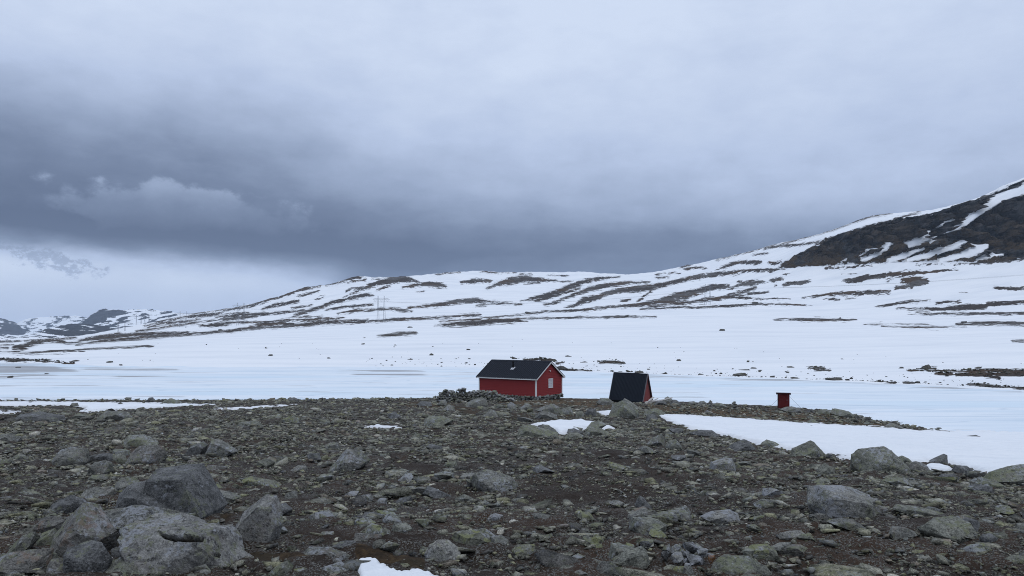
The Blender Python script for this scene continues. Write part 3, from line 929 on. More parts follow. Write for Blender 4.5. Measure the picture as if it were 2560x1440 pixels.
# ---- the frozen lake
ml, t, b = material("lake_ice")
p = wpos(t)
l1 = t.noise(t.vmul(p, (.022, .16, 1)), 1.0, 6, .6, .4)
l2 = t.noise(t.vmul(p, (.05, .5, 1)), 1.0, 6, .65)
l3 = t.noise(t.vmul(p, (.010, .05, 1)), 1.0, 3, .5)
ic = t.ramp(t.add(t.mul(l1, .7), t.mul(l2, .3)), [(.30, (.48, .575, .65)), (.44, (.64, .705, .76)), (.54, (.715, .76, .795)), (.7, (.77, .795, .82))])
ic = t.mix(t.mul(t.step(l3, .50, .66), .5), ic, (.56, .69, .775, 1))
crack = t.step(t.m('ABSOLUTE', t.sub(t.noise(t.vmul(p, (.012, .07, 1)), 1.0, 3, .5, 1.2), .5)), .012, .0)
ic = t.mix(t.mul(crack, .45), ic, (.40, .50, .58, 1))
sl = t.attr("slush")
ic = t.mix(t.step(t.add(sl, t.add(t.mul(t.sub(l2, .5), 2.6), t.mul(t.sub(l1, .5), 3.2))), .40, .70), ic, t.mix(l2, (.22, .22, .225, 1), (.40, .41, .42, 1)))
t.l.new(ic, b.inputs["Base Color"])
b.inputs["Roughness"].default_value = .55
b.inputs["Specular IOR Level"].default_value = .3
t.l.new(t.bump(l2, .2, .05), b.inputs["Normal"])
lx = np.linspace(-1200, 3700, 240)
lyp = np.linspace(899, 1110, 150)
LPX, LPY = np.meshgrid(lx, lyp)
Yl = EYE * F / (LPY - HY)
Xl = (LPX - HX) / F * Yl
SL = [[(-400, 925, 12), (0, 922, 12), (60, 921, 12), (120, 922, 10), (160, 925, 6), (192, 929, 3)], [(200, 922, 1), (330, 925, 2), (450, 925, 1)], [(850, 928, 1), (960, 927, 2), (1060, 928, 1)], [(880, 936, .5), (1000, 936, 1.5), (1060, 937, .5)],
      [(-400, 945, 4), (0, 942, 4), (60, 938, 2), (130, 937, 1)], [(0, 995, 2), (150, 998, 2), (300, 1001, 2), (500, 1003, 1.5), (700, 1005, 1)], [(280, 941, .5), (470, 942, 1)], [(2380, 1076, .5), (2450, 1074, 1)],
      [(1500, 938, 1), (1640, 940, 1), (1820, 946, 1.2), (2000, 952, 1.2), (2300, 966, 1.2), (2560, 980, 1.2)]]
slush = np.clip(stroke_sd(LPX, LPY, SL, pad=14) / 11 + .42, 0, 1)
lake = link("lake", mesh_np("lake", np.stack([Xl, Yl, 0 * Xl], -1).reshape(-1, 3), grid_faces(*LPX.shape), ml, True, {"slush": slush.ravel()}))
props(lake, "frozen mountain lake with pale blue ice and grey slush", kind="structure")

# ------------------------------------------------------------------ rocks: shapes
def icosphere(n):
    import bmesh
    bm = bmesh.new()
    bmesh.ops.create_icosphere(bm, subdivisions=n, radius=1.0)
    v = np.array([x.co[:] for x in bm.verts])
    f = np.array([[q.index for q in p.verts] for p in bm.faces])
    bm.free()
    return v, f


ICO = {n: icosphere(n) for n in (1, 2, 3, 4, 5, 6)}


def cut(v, planes, soft=.08):
    """flatten whatever lies beyond each (normal, offset) plane, leaving crisp facets"""
    for n, o in planes:
        n = np.asarray(n, float)
        n /= np.linalg.norm(n)
        d = v @ n - o
        k = d > 0
        v[k] -= np.outer(d[k] * (1 - soft), n)
    return v


def hull(P):
    """convex hull of a point cloud as triangles"""
    import bmesh
    bm = bmesh.new()
    for p in P:
        bm.verts.new(p)
    r = bmesh.ops.convex_hull(bm, input=bm.verts)
    bmesh.ops.delete(bm, geom=[v for v in bm.verts if not v.link_faces], context='VERTS')
    bmesh.ops.triangulate(bm, faces=bm.faces)
    bmesh.ops.recalc_face_normals(bm, faces=bm.faces)
    bm.verts.index_update()
    v = np.array([x.co[:] for x in bm.verts])
    f = np.array([[q.index for q in p.verts] for p in bm.faces])
    bm.free()
    return v, f


def subdivide(v, f, longest):
    """split every edge in the middle until the longest is short enough"""
    for _ in range(6):
        e = np.sort(np.concatenate([f[:, [0, 1]], f[:, [1, 2]], f[:, [2, 0]]]), 1)
        L = np.linalg.norm(v[e[:, 0]] - v[e[:, 1]], axis=1)
        if np.percentile(L, 80) < longest or len(f) > 11000:
            break
        u, inv = np.unique(e, axis=0, return_inverse=True)
        inv = inv.reshape(-1)
        m = len(v) + inv
        n = len(f)
        ab, bc, ca = m[:n], m[n:2 * n], m[2 * n:]
        v = np.concatenate([v, (v[u[:, 0]] + v[u[:, 1]]) / 2])
        f = np.concatenate([np.stack([f[:, 0], ab, ca], 1), np.stack([ab, f[:, 1], bc], 1), np.stack([ca, bc, f[:, 2]], 1), np.stack([ab, bc, ca], 1)])
    return v, f


def vert_normals(v, f):
    n = np.cross(v[f[:, 1]] - v[f[:, 0]], v[f[:, 2]] - v[f[:, 0]])
    o = np.zeros_like(v)
    for k in range(3):
        np.add.at(o, f[:, k], n)
    return o / np.maximum(np.linalg.norm(o, axis=1), 1e-12)[:, None]


def relax(v, f, k):
    """a little smoothing, wears the corners"""
    e = np.concatenate([f[:, [0, 1]], f[:, [1, 2]], f[:, [2, 0]]])
    cnt = np.zeros(len(v))
    acc = np.zeros_like(v)
    for a, b in ((0, 1), (1, 0)):
        np.add.at(acc, e[:, a], v[e[:, b]])
        np.add.at(cnt, e[:, a], 1)
    return v * (1 - k) + k * acc / cnt[:, None]


def weather(v, f, size, amp, seed):
    """rough the faces of a hull: broad hollows, ledges and grain"""
    q = v / size
    n = vert_normals(v, f)
    d = .7 * fbm(q * 1.7 + seed, 2, .5, seed=seed) + .42 * fbm(q * 5 + seed, 3, .6, seed=seed + 4) + .13 * fbm(q * 17 + seed, 3, .65, seed=seed + 9)
    lay = fbm(q * np.array([1.2, 1.2, 6.0]) + seed, 3, .5, seed=seed + 5)
    d = d - 1.1 * np.clip(.22 - np.abs(lay), 0, 1) * 3
    return v + n * (amp * size * d)[:, None]


def sharp_mesh(name, v, f, mat, angle=32, attrs=None):
    me = mesh_np(name, v, f, mat, True, attrs)
    me.set_sharp_from_angle(angle=math.radians(angle))
    return me


def stone_hull(seed, n=14, box=.55):
    """angular stone: hull of points on a shape between a ball and a block"""
    r = np.random.default_rng(seed)
    p = r.normal(size=(n, 3))
    p /= np.linalg.norm(p, axis=1)[:, None]
    m = np.abs(p).max(1)[:, None]
    p = p / (m ** box)
    p *= r.uniform(.78, 1.0, (n, 1))
    v, f = hull(p)
    v = v - (v.max(0) + v.min(0)) / 2
    return v / (np.abs(v).max(0) + 1e-9), f


def rock_mesh(name, seed, mat, res=.16, n=14, amp=.035, flat=None):
    v, f = stone_hull(seed, n)
    v, f = subdivide(v, f, res)
    v = weather(v, f, 1.0, amp, seed)
    return sharp_mesh(name, v, f, mat)


M_ROCK = {
    'slab': rock_material("pitted_slab_rock", (.075, .077, .083), (.26, .265, .275), .55, .7, .1),
    'grey': rock_material("grey_rock", (.052, .055, .057), (.225, .232, .232), .5, .5, .15),
    'dark': rock_material("dark_rock", (.040, .043, .048), (.165, .172, .188), .2, .2),
    'green': rock_material("lichened_rock", (.052, .056, .053), (.225, .235, .222), .72, .5, .1),
    'yellow': rock_material("yellow_lichened_rock", (.055, .059, .053), (.215, .222, .205), 1.15, .6, 0, yellow=(.235, .23, .075)),
    'pale': rock_material("pale_rock", (.065, .068, .071), (.30, .306, .31), .45, 1.2, .1),
    'rust': rock_material("rusty_rock", (.050, .051, .053), (.20, .20, .203), .6, .5, .5),
    'far': rock_material("far_rock", (.030, .030, .030), (.10, .098, .094), .2, .2, .1, scale=.35),
}
M_STONE = rock_material("field_stone", (.052, .054, .052), (.37, .365, .35), .42, .6, 0, tint=True, scale=1.2)
n_boulder = [0]


def boulder(label, mat, outline, sub=4, thick=.85, flatbase=True, cuts=10, amp=.07, pit=None, hullrock=True, soft=0, block=0.0, group=None, cat="boulder", dist=None, name="boulder"):
    """a rock with the silhouette of the photographed one, standing where the sight line to its foot meets the ground"""
    n_boulder[0] += 1
    seed = 100 + n_boulder[0]
    P = np.array(outline, float)
    x0, x1, y0, y1 = P[:, 0].min(), P[:, 0].max(), P[:, 1].min(), P[:, 1].max()
    pxm = P[P[:, 1] > y1 - .15 * (y1 - y0)][:, 0].mean()
    Yb = dist or near_hit(pxm, min(y1 - .06 * (y1 - y0), 1439))
    w = (x1 - x0) / F * Yb
    dep = thick * min(w, 1.6 * (y1 - y0) / F * Yb + .25 * w) * .5
    Yc = Yb + dep * .75
    # centre of the outline; points below the foot sink into the ground
    c = np.array([(x0 + x1) / 2, y0 + .60 * (y1 - y0)])
    A = np.degrees(np.arctan2(-(P[:, 1] - c[1]), P[:, 0] - c[0]))
    R = np.hypot(P[:, 0] - c[0], P[:, 1] - c[1]) / F * Yc
    o = np.argsort(A)
    A, R, P = A[o], R[o], P[o]
    # polar radius of the straight-edged polygon
    th = np.linspace(-180, 180, 721)
    pts = (P - c) / F * Yc * np.array([1, -1])
    rad = np.zeros_like(th)
    n = len(pts)
    for i in range(n):
        p, q = pts[i], pts[(i + 1) % n]
        e = q - p
        for j, tt in enumerate(np.radians(th)):
            d = np.array([math.cos(tt), math.sin(tt)])
            den = d[0] * e[1] - d[1] * e[0]
            if abs(den) < 1e-12:
                continue
            s = (p[0] * e[1] - p[1] * e[0]) / den
            u = (p[0] * d[1] - p[1] * d[0]) / den
            if s > 0 and -1e-6 <= u <= 1 + 1e-6:
                rad[j] = max(rad[j], s)
    good = rad > 0
    rad = np.interp(th, th[good], rad[good])
    if flatbase:
        rad = rad * np.where(th < -20, 1.0 + .35 * np.clip((-th - 20) / 40, 0, 1) * np.clip((180 + th - 20) / 40, 0, 1), 1.0)
    s = ICO[sub][0].copy()
    rr = np.random.default_rng(seed)
    tht = np.degrees(np.arctan2(s[:, 2], s[:, 0]))
    k = np.interp(tht, th, rad)
    # rounder in plan: slightly superellipsoid so that the front is a broad face
    rho = np.hypot(s[:, 0], s[:, 2])
    fac = np.where(rho > 1e-9, np.minimum(1, rho) ** .72 / np.maximum(rho, 1e-9), 1)
    v = np.stack([s[:, 0] * k * fac, s[:, 1] * dep, s[:, 2] * k * fac], 1)
    size = max(rad.mean(), dep)
    if hullrock:
        H_ = (P[:, 1].max() - P[:, 1].min()) / F * Yc
        out_, low = [], pts[:, 1] < np.percentile(pts[:, 1], 30)
        for (a, b_), lw in zip(pts, low):
            if lw:      # foot of the rock: comes forward and sinks into the ground
                out_ += [(a, -dep * rr.uniform(.25, .8), b_ - .12 * H_), (a * .9, dep * .7, b_ - .2 * H_)]
            else:
                out_.append((a, dep * rr.uniform(-.25, .35), b_))
        for a, b_ in pts:
            sc_ = rr.uniform(.35 + .45 * block, .78 + .14 * block)
            out_.append((a * sc_, -dep * rr.uniform(.55 + .3 * block, 1.0), b_ * sc_ - H_ * rr.uniform(.02, .16) * (1 - .6 * block)))
            sc_ = rr.uniform(.4, .75)
            out_.append((a * sc_, dep * rr.uniform(.6, 1.0), b_ * sc_ - H_ * .08))
        v, fcs = hull(np.array(out_))
        px_m = 1 / F * Yc
        v, fcs = subdivide(v, fcs, max(4.6 * px_m, size * .05) if sub > 3 else max(5.5 * px_m, size * .10))
        if soft:
            for _ in range(soft):
                v = relax(v, fcs, .5)
        v = weather(v, fcs, size, amp * .5, seed)
    else:
        fcs = ICO[sub][1]
        vn = v / size
        pl = []
        for _ in range(cuts):
            nrm = np.array([rr.normal() * .9, -abs(rr.normal()) - .30, rr.normal() * .7 + .35])
            nrm /= np.linalg.norm(nrm)
            pl.append((nrm, (vn @ nrm).max() * rr.uniform(.52, .90)))
        vn = cut(vn, pl, .02)
        nv = fbm(vn * 2.4 + seed, 3, .5, seed=seed) + .55 * fbm(vn * 9 + seed, 4, .62, seed=seed + 9)
        vn = vn + vn * (amp * .8 * nv)[:, None]
        rid = np.abs(fbm(vn * np.array([1.6, 1.6, 3.6]) + seed, 3, .5, seed=seed + 5))
        vn = vn - vn * (amp * .9 * np.clip(.2 - rid, 0, 1) * 3)[:, None]
        v = vn * size
    cx_, cz_ = (c[0] - HX) / F * Yc, -(c[1] - HY) / F * Yc + EYE
    pa = np.zeros(len(v))
    if pit:     # a water-worn hollow in the top
        yy = v[:, 1] + Yc
        ix, iy = HX + F * (v[:, 0] + cx_) / yy, HY - F * (v[:, 2] + cz_ - EYE) / yy
        for pg in pit:
            q = poly_sd(ix, iy, pg, 20)
            g = np.clip(q / 5 + .4, 0, 1) * (v[:, 1] < .3 * dep)
            v = v + np.outer(g * .07, np.array([0, .8, -.9]))
            pa = np.maximum(pa, np.clip(q / 4 + .5, 0, 1) * (v[:, 1] < .4 * dep))
    me = sharp_mesh(name, v, fcs, M_ROCK[mat], 38, {"pit": pa} if pit else None)
    o = link(name, me, loc=(cx_, Yc, cz_))
    props(o, label, cat, group)
    foot.append((cx_, Yc, max(rad.mean(), .01) * .9, max(dep, .01)))
    return o


foot = []      # ground taken by boulders: loose stones keep off

# ------------------------------------------------------------------ buildings
M_red = paint_material("red_painted_boards", (.265, .043, .043), .78, (.4, .4, 6), 9, .18)
M_redside = paint_material("weathered_red_boards", (.25, .075, .072), .85, (5, 5, .5), 9, .3)
M_white = paint_material("white_painted_wood", (.74, .74, .73), .55, (1, 1, 1), 12, .08)
M_roof = paint_material("black_metal_roofing", (.016, .019, .026), .6, (8, .6, .6), 3, .25, .05)
M_roof2 = paint_material("charcoal_metal_roofing", (.020, .025, .034), .6, (8, .6, .6), 3, .2, .05)
M_dark = paint_material("dark_red_stained_wood", (.055, .022, .024), .6)
M_tar = paint_material("black_painted_steel", (.012, .012, .013), .5)
M_zinc = paint_material("bare_sheet_metal", (.55, .56, .58), .35, (1, 1, 1), 14, .2)
M_oldwood = paint_material("silvered_plank", (.40, .38, .36), .85, (.5, 6, 6), 10, .35)
M_glassy = paint_material("lamp_glass", (.75, .75, .72), .25)
M_steel = paint_material("galvanised_steel", (.22, .23, .25), .5)
M_wire = paint_material("wire", (.10, .10, .11), .5)


def empty(name, label, cat, loc, rz=0, group=None):
    o = link(name, None, loc=loc)
    o.rotation_euler = (0, 0, rz)
    o.empty_display_size = .3
    return props(o, label, cat, group)


def bz(X, Y):
    return float(near_z(X, Y)) + EYE


# the red cabin
KZ = -(992 - HY) / F * 100 + EYE
cabin = empty("cabin", "red clapboard cabin with white corner boards and black gable roof by the lake", "cabin", (1.19, 105.4, KZ), math.radians(-35.5))
LH, GW, WH, RH = 4.74, 3.25, 2.40, 4.42      # half length, half width, wall and ridge height


def lap_wall(n0, z0, z1, half, axis, sign, off, gable=None, step=.215):
    """horizontal lap boards as real wedge-shaped courses"""
    mb = MB()
    z = z0
    while z < z1 - .01:
        zt = min(z + step, z1)
        hw = half
        hw2 = half
        if gable:
            hw = half if z < WH else half * (RH - z) / (RH - WH)
            hw2 = half if zt < WH else half * max(RH - zt, .0) / (RH - WH)
        o0, o1 = off, off + .06
        if axis == 'x':       # wall along x, outward -y (sign -1) or +y
            pts = [(-hw, sign * (o0 - .1), z), (hw, sign * (o0 - .1), z), (hw, sign * o1, z), (-hw, sign * o1, z),
                   (-hw2, sign * (o0 - .1), zt), (hw2, sign * (o0 - .1), zt), (hw2, sign * (o0 + .004), zt), (-hw2, sign * (o0 + .004), zt)]
        else:
            pts = [(sign * (o0 - .1), -hw, z), (sign * (o0 - .1), hw, z), (sign * o1, hw, z), (sign * o1, -hw, z),
                   (sign * (o0 - .1), -hw2, zt), (sign * (o0 - .1), hw2, zt), (sign * (o0 + .004), hw2, zt), (sign * (o0 + .004), -hw2, zt)]
        mb.poly(pts, [(0, 1, 2, 3), (4, 7, 6, 5), (0, 4, 5, 1), (1, 5, 6, 2), (2, 6, 7, 3), (3, 7, 4, 0)])
        z = zt
    return mb.build("wall", M_red, cabin)


lap_wall(0, .05, WH - .02, LH - .07, 'x', -1, GW)
lap_wall(0, .05, WH - .02, LH - .07, 'x', 1, GW)
lap_wall(0, .05, RH - .06, GW - .07, 'y', 1, LH, True)
lap_wall(0, .05, RH - .06, GW - .07, 'y', -1, LH, True)
for sx in (-1, 1):
    for sy in (-1, 1):
        mb = MB()
        mb.box((sx * (LH + .025), sy * (GW - .05), WH / 2 + .0), (.07, .17, WH - .04))
        mb.box((sx * (LH - .062), sy * (GW + .025), WH / 2 + .0), (.105, .07, WH - .04))
        mb.build("corner_board", M_white, cabin)
pit = math.atan2(RH - WH, GW)
OV, EV = .28, .32            # gable and eave overhang
for sy in (-1, 1):
    er = Vector((0, sy * (GW + EV), RH + .06 - (GW + EV) * math.tan(pit)))
    top = Vector((0, 0, RH + .06))
    mb = MB()
    nrm = Vector((0, sy * math.sin(pit), math.cos(pit)))
    a = [Vector((x, q.y, q.z)) for x in (-LH - OV, LH + OV) for q in (er, top)]
    pts = a + [p + nrm * .09 for p in a]
    mb.poly(pts, [(0, 1, 3, 2), (4, 6, 7, 5), (0, 4, 5, 1), (2, 3, 7, 6), (0, 2, 6, 4), (1, 5, 7, 3)])
    # trapezoid ribs of the sheet roofing
    for i in range(34):
        x = -LH - OV + .15 + i * (2 * (LH + OV) - .3) / 33
        mb.bar(er + nrm * .105 + Vector((x, 0, 0)), top + nrm * .105 + Vector((x, 0, 0)), .05, .035, nrm)
    mb.build("roof", M_roof, cabin)
    MB().box((0, sy * (GW + EV + .016), er.z + .015), (2 * (LH + OV) - .1, .032, .17)).build("eave_board", M_white, cabin)
    MB().box((0, sy * (GW + EV * .5), er.z + .0), (2 * (LH + OV) - .12, EV - .03, .03)).build("soffit", M_white, cabin)
    for sx in (-1, 1):
        xx = sx * (LH + OV + .022)
        MB().bar(Vector((xx, er.y, er.z - .03)), Vector((xx, sy * .02, top.z - .04)), .04, .20, nrm).build("barge_board", M_white, cabin)
        MB().bar(Vector((sx * (LH + OV + .02), er.y, er.z + .11)), Vector((sx * (LH + OV + .02), sy * .02, top.z + .11)), .10, .035, nrm).build("roof_edging", M_roof, cabin)
MB().extrude([(-.22, RH + .06), (0, RH + .20), (.22, RH + .06), (0, RH + .235)], -LH - OV, LH + OV).build("ridge_cap", M_roof, cabin)
cy = -1.62
cz = RH + .15 - 1.62 * math.tan(pit)
chx = -.12
pipe = MB().tube((chx, cy, cz - .1), (chx, cy, cz + .92), .125, .125, 14).build("chimney_pipe", M_tar, cabin)
MB().tube((chx, cy, cz + .92), (chx, cy, cz + .98), .155, .155, 14).build("chimney_cap", M_tar, pipe)
mb = MB()
mb.bar((chx, cy - .30, cz - .19 + .04), (chx, cy + .22, cz + .14 + .04), .56, .025, (0, -.5, .85))
mb.tube((chx, cy, cz - .05), (chx, cy, cz + .1), .17, .13, 12)
mb.build("chimney_flashing", M_zinc, pipe)
wf = link("shuttered_window", None, cabin, (LH + .03, .25, 1.62))
for nme, c, d in (("frame", (.03, -.50, 0), (.06, .09, 1.10)), ("frame", (.03, .50, 0), (.06, .09, 1.10)), ("frame", (.03, 0, .59), (.06, 1.10, .09)), ("frame", (.03, 0, -.59), (.075, 1.14, .09))):
    MB().box(c, d).build(nme, M_white, wf)
for i in range(5):
    MB().box((.012, -.36 + i * .18, 0), (.03, .168, 1.08)).build("shutter_board", M_zinc if False else paint_material("shutter_grey", (.60, .61, .63), .6) if i == 0 else bpy.data.materials["shutter_grey"], wf)
lamp = MB().box((LH + .05, 0, 3.32), (.1, .1, .12)).build("gable_lamp", M_white, cabin)
MB().tube((LH + .10, 0, 3.30), (LH + .22, 0, 3.24), .05, .09, 10).build("lamp_shade", M_glassy, lamp)
# rubble footing under the walls
fst = [rock_mesh("foundation_stone", 900 + i, M_ROCK[('grey', 'green', 'dark', 'pale')[i % 4]], .6, 12) for i in range(8)]
r_ = random.Random(4)


def foundation(n, pa, pb, root, dz=-.25):
    for i in range(n):
        u = (i + .5) / n
        for lay in range(2):
            o = link("foundation_stone", fst[r_.randrange(8)], root)
            q = Vector(pa).lerp(Vector(pb), min(1, max(0, u + r_.uniform(-.02, .02))))
            o.location = (q.x + r_.uniform(-.06, .06), q.y + r_.uniform(-.06, .06), q.z - .10 - lay * .26 + r_.uniform(-.04, .03))
            s = r_.uniform(.21, .33)
            o.scale = (s * 1.2, s, s * .75)
            o.rotation_euler = (r_.uniform(-.3, .3), r_.uniform(-.3, .3), r_.uniform(0, 6.3))


foundation(22, (-LH, -GW + .02, .0), (LH, -GW + .02, .0), cabin)
foundation(15, (LH - .02, -GW, .0), (LH - .02, GW, .0), cabin)
MB().box((0, 0, -.42), (2 * LH - .3, 2 * GW - .3, .9)).build("foundation_core", M_ROCK['dark'], cabin)

# the A-frame hut
RA, RB = Vector((14.03, 104.0, 0)), Vector((17.87, 100.0, 0))
rdir = (RB - RA).normalized()
ang = math.atan2(rdir.y, rdir.x)
AL = (RB - RA).length / 2
amid = (RA + RB) / 2
hz0 = -(1002.5 - HY) / F * 101.5 + EYE
hut = empty("a_frame_hut", "steep A-frame hut with charcoal metal roof to the ground and red gable", "hut", (amid.x, amid.y, hz0), ang)
AH, AW = 3.66, 1.06
for sy in (-1, 1):
    n_ = Vector((0, sy * AH, AW)).normalized()
    a = [Vector((x, y, z)) for x in (-AL - .02, AL + .02) for (y, z) in ((sy * (AW + .02), 0.02), (sy * .01, AH))]
    pts = a + [p + n_ * .07 for p in a]
    mb = MB().poly(pts, [(0, 1, 3, 2), (4, 6, 7, 5), (0, 4, 5, 1), (2, 3, 7, 6), (0, 2, 6, 4), (1, 5, 7, 3)])
    for i in range(24):
        x = -AL + .12 + i * (2 * AL - .24) / 23
        mb.bar(Vector((x, sy * (AW + .02), .03)) + n_ * .08, Vector((x, sy * .01, AH)) + n_ * .08, .06, .04, n_)
    mb.build("roof", M_roof2, hut)
    for sx in (-1, 1):
        MB().bar(Vector((sx * (AL + .045), sy * (AW + .02), .02)) + n_ * .01, Vector((sx * (AL + .045), sy * .02, AH)) + n_ * .01, .05, .16, n_).build("barge_board", M_dark if sy > 0 else paint_material("grey_barge", (.16, .15, .16), .6) if sx < 0 else bpy.data.materials["grey_barge"], hut)
MB().box((0, 0, AH + .05), (2 * AL + .1, .22, .06)).build("ridge_cap", M_roof2, hut)
for sx in (-1, 1):
    g = link("gable", None, hut)
    for i in range(9):
        y0 = -AW + .06 + i * (2 * AW - .12) / 9
        y1 = y0 + (2 * AW - .12) / 9 - .012
        zt = lambda y: max(.05, (AH - .12) * (1 - abs(y) / AW))
        x = sx * (AL - (.16 if sx > 0 else .05)) + (.012 if i % 2 else 0) * sx
        pts = [(x - .02, y0, .04), (x - .02, y1, .04), (x - .02, y1, zt(y1)), (x - .02, y0, zt(y0)), (x + .02, y0, .04), (x + .02, y1, .04), (x + .02, y1, zt(y1)), (x + .02, y0, zt(y0))]
        mb = MB().poly(pts, [(0, 3, 2, 1), (4, 5, 6, 7), (0, 1, 5, 4), (1, 2, 6, 5), (2, 3, 7, 6), (3, 0, 4, 7)])
        mb.build("gable_board", M_redside, g)
MB().box((0, 0, -.10), (2 * AL - .1, 2 * AW - .2, .26)).build("base_beam", M_tar, hut)

# the outhouse
OY = 97.0
oz = -(1019.5 - HY) / F * OY + EYE
out = empty("outhouse", "small dark red outhouse with a slanted roof on the stony spit", "outhouse", ((1963 - HX) / F * OY, OY + .6, oz - .05), math.radians(-21))
OW, OD = .70, .62
M_redd = paint_material("dark_red_boards", (.125, .020, .020), .65, (6, 6, .5), 8, .2)
for nme, c, d, mt in (("wall", (-OW + .02, 0, .90), (.05, 2 * OD, 1.80), M_redside), ("wall", (OW - .02, 0, .90), (.05, 2 * OD, 1.80), M_redside), ("wall", (0, OD - .02, .84), (2 * OW - .1, .05, 1.68), M_redd),
                      ("wall", (0, -OD + .03, .94), (2 * OW - .1, .05, 1.88), M_redd)):
    MB().box(c, d).build(nme, mt, out)
for i in range(6):
    MB().box((OW + .012, -OD + .10 + i * .208, .88), (.02, .19, 1.74)).build("side_board", M_redside, out)
for sx in (-1, 1):
    MB().box((sx * (OW - .05), -OD - .012, .93), (.13, .04, 1.86)).build("corner_board", M_dark if sx < 0 else M_redd, out)
door = link("door", None, out)
for i in range(5):
    MB().box((-.44 + i * .21 + .02, -OD - .02, .90), (.196, .035, 1.58)).build("door_board", M_redd, door)
MB().box((.02, -OD - .05, 1.46), (1.0, .025, .10)).build("door_rail", M_redd, door)
MB().box((.02, -OD - .05, .36), (1.0, .025, .10)).build("door_rail", M_redd, door)
MB().bar((.44, -OD - .08, .96), (.44, -OD - .08, 1.12), .03, .04).build("door_handle", M_steel, door)
M_ = MB().bar((0, -OD - .26, 1.97), (0, OD + .30, 1.66), 2 * OW + .32, .07)
M_.build("roof", M_roof, out)
MB().bar((-OW - .16, -OD - .275, 1.95), (OW + .16, -OD - .275, 1.95), .03, .12).build("fascia", M_dark, out)
for sx in (-1, 1):
    MB().bar((sx * (OW + .175), -OD - .26, 1.95), (sx * (OW + .175), OD + .30, 1.64), .03, .11).build("fascia", M_dark, out)
MB().tube((-OW, 0, 1.05), (-OW - 1.3, -.6, -.25), .012, .012, 5).build("guy_wire", M_wire, out)
MB().tube((OW, .2, 1.45), (OW + 1.9, -.3, -.45), .012, .012, 5).build("guy_wire", M_wire, out)

# the dry stone wall in front of the cabin
st6 = [rock_mesh("stone", 940 + i, M_ROCK[('grey', 'green', 'pale', 'green', 'grey', 'pale', 'green', 'grey')[i]], .6, 12) for i in range(8)]


def stone_child(root, px, py, w, h, Y, rot=0.0, dz=0, flat=False):
    o = link("stone", st6[r_.randrange(8)], root)
    loc = Vector(((px - HX) / F * Y, Y, -(py - HY) / F * Y + EYE + dz))
    o.location = loc - root.location
    o.scale = (w / F * Y * .54, max(w, h) / F * Y * r_.uniform(.45, .6), h / F * Y * .56)
    o.rotation_euler = (r_.uniform(-.08, .08), rot + r_.uniform(-.08, .08), r_.uniform(-.25, .25))
    return o


WY = 88.0
sw = empty("stone_wall", "low ruined dry stone wall in front of the red cabin's left end", "stone wall", ((1170 - HX) / F * WY, WY, -(1004 - HY) / F * WY + EYE))
TOP = [(1082, 1000), (1085, 992), (1093, 991), (1094, 983), (1108, 981), (1110, 976), (1118, 974), (1128, 977), (1140, 980), (1146, 974), (1154, 971), (1164, 971), (1168, 979), (1178, 981), (1180, 978), (1203, 977), (1215, 978), (1238, 976), (1243, 981), (1250, 988), (1268, 992), (1282, 998)]
for layer, dY in ((0, 0.0), (1, .55)):
    y = 1004.0
    while y > 968:
        hh = r_.uniform(4.0, 6.0)
        x = 1084 + r_.uniform(0, 6)
        while x < 1278:
            ww = r_.uniform(6.5, 13.5)
            top = np.interp(x + ww / 2, [q[0] for q in TOP], [q[1] for q in TOP])
            base = 1003 if x < 1165 else 1000 if x < 1240 else 1003
            if y - hh * .6 >= top - .5 and y <= base + 3:
                stone_child(sw, x + ww / 2, y - hh / 2, ww * .98, hh * 1.04, WY + dY + (1004 - y) * .012)
            x += ww
        y -= hh * .93
for (px, py, w, h) in ((1150, 974, 9, 5), (1158, 971.5, 8, 5), (1162, 973, 9, 5), (1114, 975.5, 10, 4)):
    stone_child(sw, px, py, w, h, WY)

# two small cairns on the spit
for (px, yb, stones, lab) in ((1777, 1021, [(1777, 1018, 12, 6), (1776, 1013, 9, 5), (1778, 1009, 8, 4), (1776, 1005, 9, 4), (1776, 1002, 5, 3)], "slim stacked stone cairn left of the broader one on the spit"),
                              (1835, 1024, [(1832, 1021, 14, 6), (1840, 1020, 10, 6), (1835, 1015, 14, 5), (1836, 1011, 12, 5), (1834, 1008, 9, 3), (1836, 1005, 7, 3)], "broad topped stone cairn right of the slimmer one on the spit")):
    Yc = near_hit(px, yb)
    cr = empty("cairn", lab, "cairn", ((px - HX) / F * Yc, Yc, -(yb - HY) / F * Yc + EYE), group="stone cairns on the spit")
    for (a, b_, w, h) in stones:
        stone_child(cr, a, b_, w, h * 1.15, Yc)

